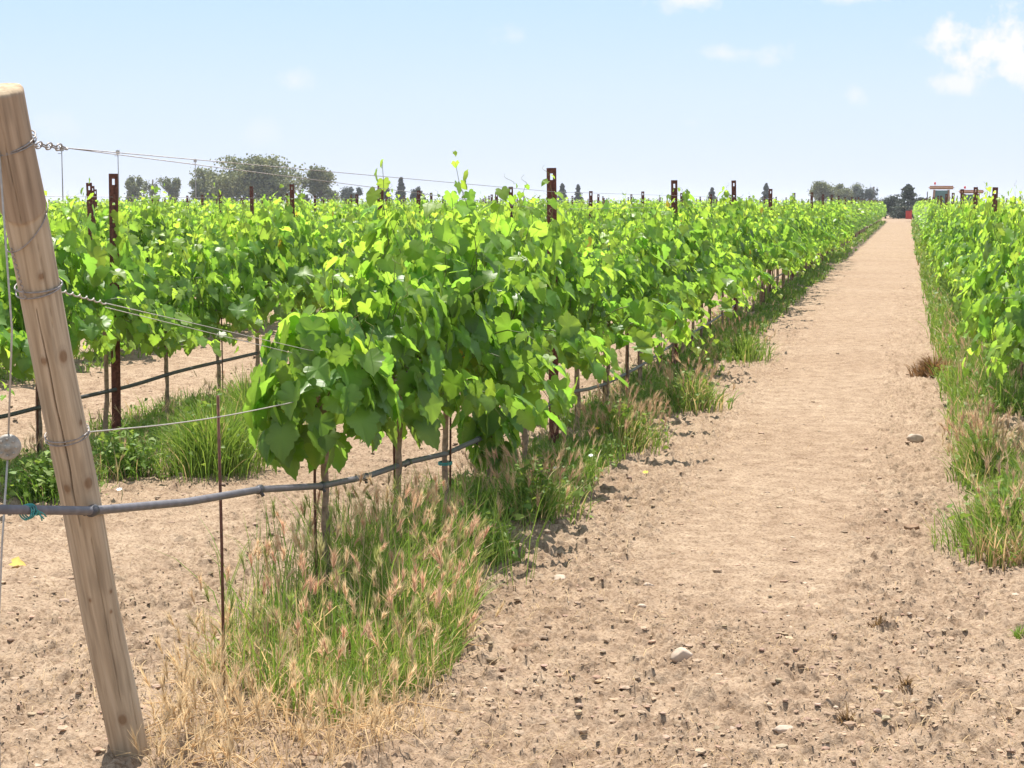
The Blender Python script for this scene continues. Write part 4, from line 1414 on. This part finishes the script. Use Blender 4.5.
# ------------------------------------------------------------------ thin poles on the left
for px, top, dist, lab in ((63, 147, 150, 'thin grey pole nearest the wooden post, block at its top'),
                           (119, 150, 165, 'thin grey pole second from the wooden post'),
                           (196, 159, 195, 'thin grey pole in front of the big left tree')):
    dvec = ray(px, 203); dvec.z = 0; dvec.normalize()
    x, y = dvec.x * dist, dvec.y * dist
    dep = float(project((x, y, 1.6))[2])
    H = CAM_H + (203 - top) * dep / F
    root = empty('utility_pole', (x, y, 0)); tag(root, lab, 'pole', 'thin poles beyond the vines')
    a = Acc(); tube(a, [(0, 0, -.2), (0, 0, H * .5), (0, 0, H)], [.06, .05, .04], 8); link_mesh('shaft', a.mesh('shaft'), M['pole'], root)
    a = Acc(); box(a, (0, -.02, H - .22), (.28, .2, .3)); box(a, (-.16, 0, H - .55), (.34, .05, .05)); link_mesh('cross_arm', a.mesh('cross_arm', False), M['pole'], root)

# ------------------------------------------------------------------ tractors at the far headland
def wheel(root, x, y, r, w):
    o = empty('wheel', (x, y, r)); o.parent = root
    a = Acc(); th = np.linspace(0, 2 * math.pi, 33)
    prof = [(-w / 2, r * .62), (-w / 2, r * .92), (-w * .4, r), (w * .4, r), (w / 2, r * .92), (w / 2, r * .62)]
    V = np.array([[(rr * math.cos(t), yy, rr * math.sin(t)) for yy, rr in prof] for t in th[:-1]]).reshape(-1, 3)
    n = len(prof); i = np.arange(32)[:, None]; j = np.arange(n - 1)[None]
    q = np.stack([i * n + j, i * n + j + 1, ((i + 1) % 32) * n + j + 1, ((i + 1) % 32) * n + j], -1).reshape(-1, 4)
    a.add(V, q)
    for k in range(18):
        t = k * 2 * math.pi / 18
        box(a, (r * 1.0 * math.cos(t), 0, r * 1.0 * math.sin(t)), (.07, w * .9, .05), rot=Matrix.Rotation(-t, 3, 'Y'))
    link_mesh('tyre', a.mesh('tyre'), M['black'], o)
    b = Acc(); tube(b, [(0, -w * .3, 0), (0, -w * .15, 0), (0, w * .15, 0), (0, w * .3, 0)], [r * .45, r * .64, r * .64, r * .45], 24)
    link_mesh('rim', b.mesh('rim'), M['tan'], o)

def tractor(px, dist, roofm, bodym, label, loader, top_py, rz=0.0):
    dvec = ray(px, 203); k = dist / dvec.y
    x = dvec.x * k
    dep = float(project((x, dist, 1.6))[2])
    H = CAM_H + (203 - top_py) * dep / F
    root = empty('tractor', (x, dist, 0), rz); tag(root, label, 'tractor')
    # faces -X
    a = Acc()
    box(a, (-1.25, 0, 1.25), (1.2, .72, .62)); box(a, (-1.22, 0, 1.60), (1.1, .6, .12)); box(a, (-1.90, 0, 1.2), (.08, .6, .5)); box(a, (0, 0, .95), (1.5, .7, .5))
    link_mesh('hood', a.mesh('hood', False), M[bodym], root)
    a = Acc(); box(a, (-.8, 0, .7), (2.3, .5, .35)); link_mesh('chassis', a.mesh('chassis', False), M['steel'], root)
    a = Acc()
    for sx, tx in ((-.72, -.60), (.72, .62)):
        for sy in (-.62, .62):
            tube(a, [(sx, sy, 1.15), (tx, sy * .93, H - .35)], .10, 6)
    link_mesh('cab_frame', a.mesh('cab_frame'), M['tan'], root)
    a = Acc(); zt, zb = H - .40, 1.4
    c = [(-.70, -.60, zb), (.70, -.60, zb), (.60, -.555, zt), (-.59, -.555, zt), (-.70, .60, zb), (.70, .60, zb), (.60, .555, zt), (-.59, .555, zt)]
    a.add(c, np.array([[0, 1, 2, 3], [5, 4, 7, 6], [4, 0, 3, 7], [1, 5, 6, 2]])); link_mesh('window', a.mesh('window', False), M['glass'], root)
    a = Acc(); box(a, (0, 0, 1.27), (1.48, 1.22, .24)); link_mesh('cab_base', a.mesh('cab_base', False), M[bodym], root)
    bm = bmesh.new(); bmesh.ops.create_cube(bm, size=1)
    for v in bm.verts: v.co = Vector((v.co.x * 2.3, v.co.y * 1.7, v.co.z * .30 + H - .15))
    bmesh.ops.bevel(bm, geom=bm.edges[:], offset=.14, segments=3, affect='EDGES')
    me = bpy.data.meshes.new('roof'); bm.to_mesh(me); bm.free(); link_mesh('roof', me, M[roofm], root)
    a = Acc(); tube(a, [(-1.2, .2, 1.6), (-1.2, .2, H - .5)], .045, 8); link_mesh('exhaust', a.mesh('exhaust'), M['steel'], root)
    a = Acc(); box(a, (.1, 0, 1.05), (.3, .3, .3)); box(a, (.35, 0, 1.45), (.1, .4, .55)); link_mesh('driver_seat', a.mesh('driver_seat', False), M['black'], root)
    for sy in (-.78, .78):
        a = Acc(); th = np.linspace(.2, 2.9, 12)
        P = np.stack([.55 + .86 * np.cos(th), np.full(12, sy), .78 + .86 * np.sin(th)], -1)
        V = np.concatenate([P + [0, -.2, 0], P + [0, .2, 0]]); i = np.arange(11)
        a.add(V, np.stack([i, i + 1, i + 13, i + 12], -1)); link_mesh('mudguard', a.mesh('mudguard'), M[bodym], root)
        wheel(root, .55, sy, .78, .42); wheel(root, -1.45, sy * .9, .5, .3)
    a = Acc(); tube(a, [(-.55, .3, H), (-.55, .3, H + .12)], .02, 6); tube(a, [(-.55, .3, H + .12), (-.55, .3, H + .16), (-.55, .3, H + .30), (-.55, .3, H + .34)], [.05, .09, .09, .04], 10)
    link_mesh('beacon', a.mesh('beacon'), M['red'], root)
    if loader:
        a = Acc()
        for sy in (-.5, .5): box(a, (-1.95, sy, .95), (1.2, .1, .16), rot=Matrix.Rotation(-.25, 3, 'Y'))
        box(a, (-2.55, 0, .60), (.1, 1.7, .85)); box(a, (-2.8, 0, .25), (.5, 1.7, .06)); box(a, (-2.8, -.86, .6), (.5, .05, .7)); box(a, (-2.8, .86, .6), (.5, .05, .7))
        link_mesh('bucket', a.mesh('bucket', False), M['red'], root)
tractor(941, ROW_END + 2.5, 'tan', 'red', 'red tractor with orange cab roof and front bucket at the path end', True, 186)
tractor(971, ROW_END + 3.5, 'tan', 'tan', 'second tractor with pale orange roof behind the right row', False, 190)

# ------------------------------------------------------------------ summer haze in the air
def make_haze():
    a = Acc(); box(a, (0, 2250, 7.5), (8400, 7900, 17.5))
    hm = bpy.data.materials.new('haze_air'); hm.use_nodes = True
    nt = hm.node_tree; nt.nodes.clear()
    out = nt.nodes.new('ShaderNodeOutputMaterial'); v = nt.nodes.new('ShaderNodeVolumePrincipled')
    v.inputs['Color'].default_value = (.90, .94, 1, 1); v.inputs['Density'].default_value = .0003; v.inputs['Anisotropy'].default_value = .2
    nt.links.new(v.outputs['Volume'], out.inputs['Volume'])
    o = link_mesh('haze', a.mesh('haze', False), hm)
    tag(o, 'thin pale summer haze over the vineyard', 'haze', kind='stuff')
make_haze()
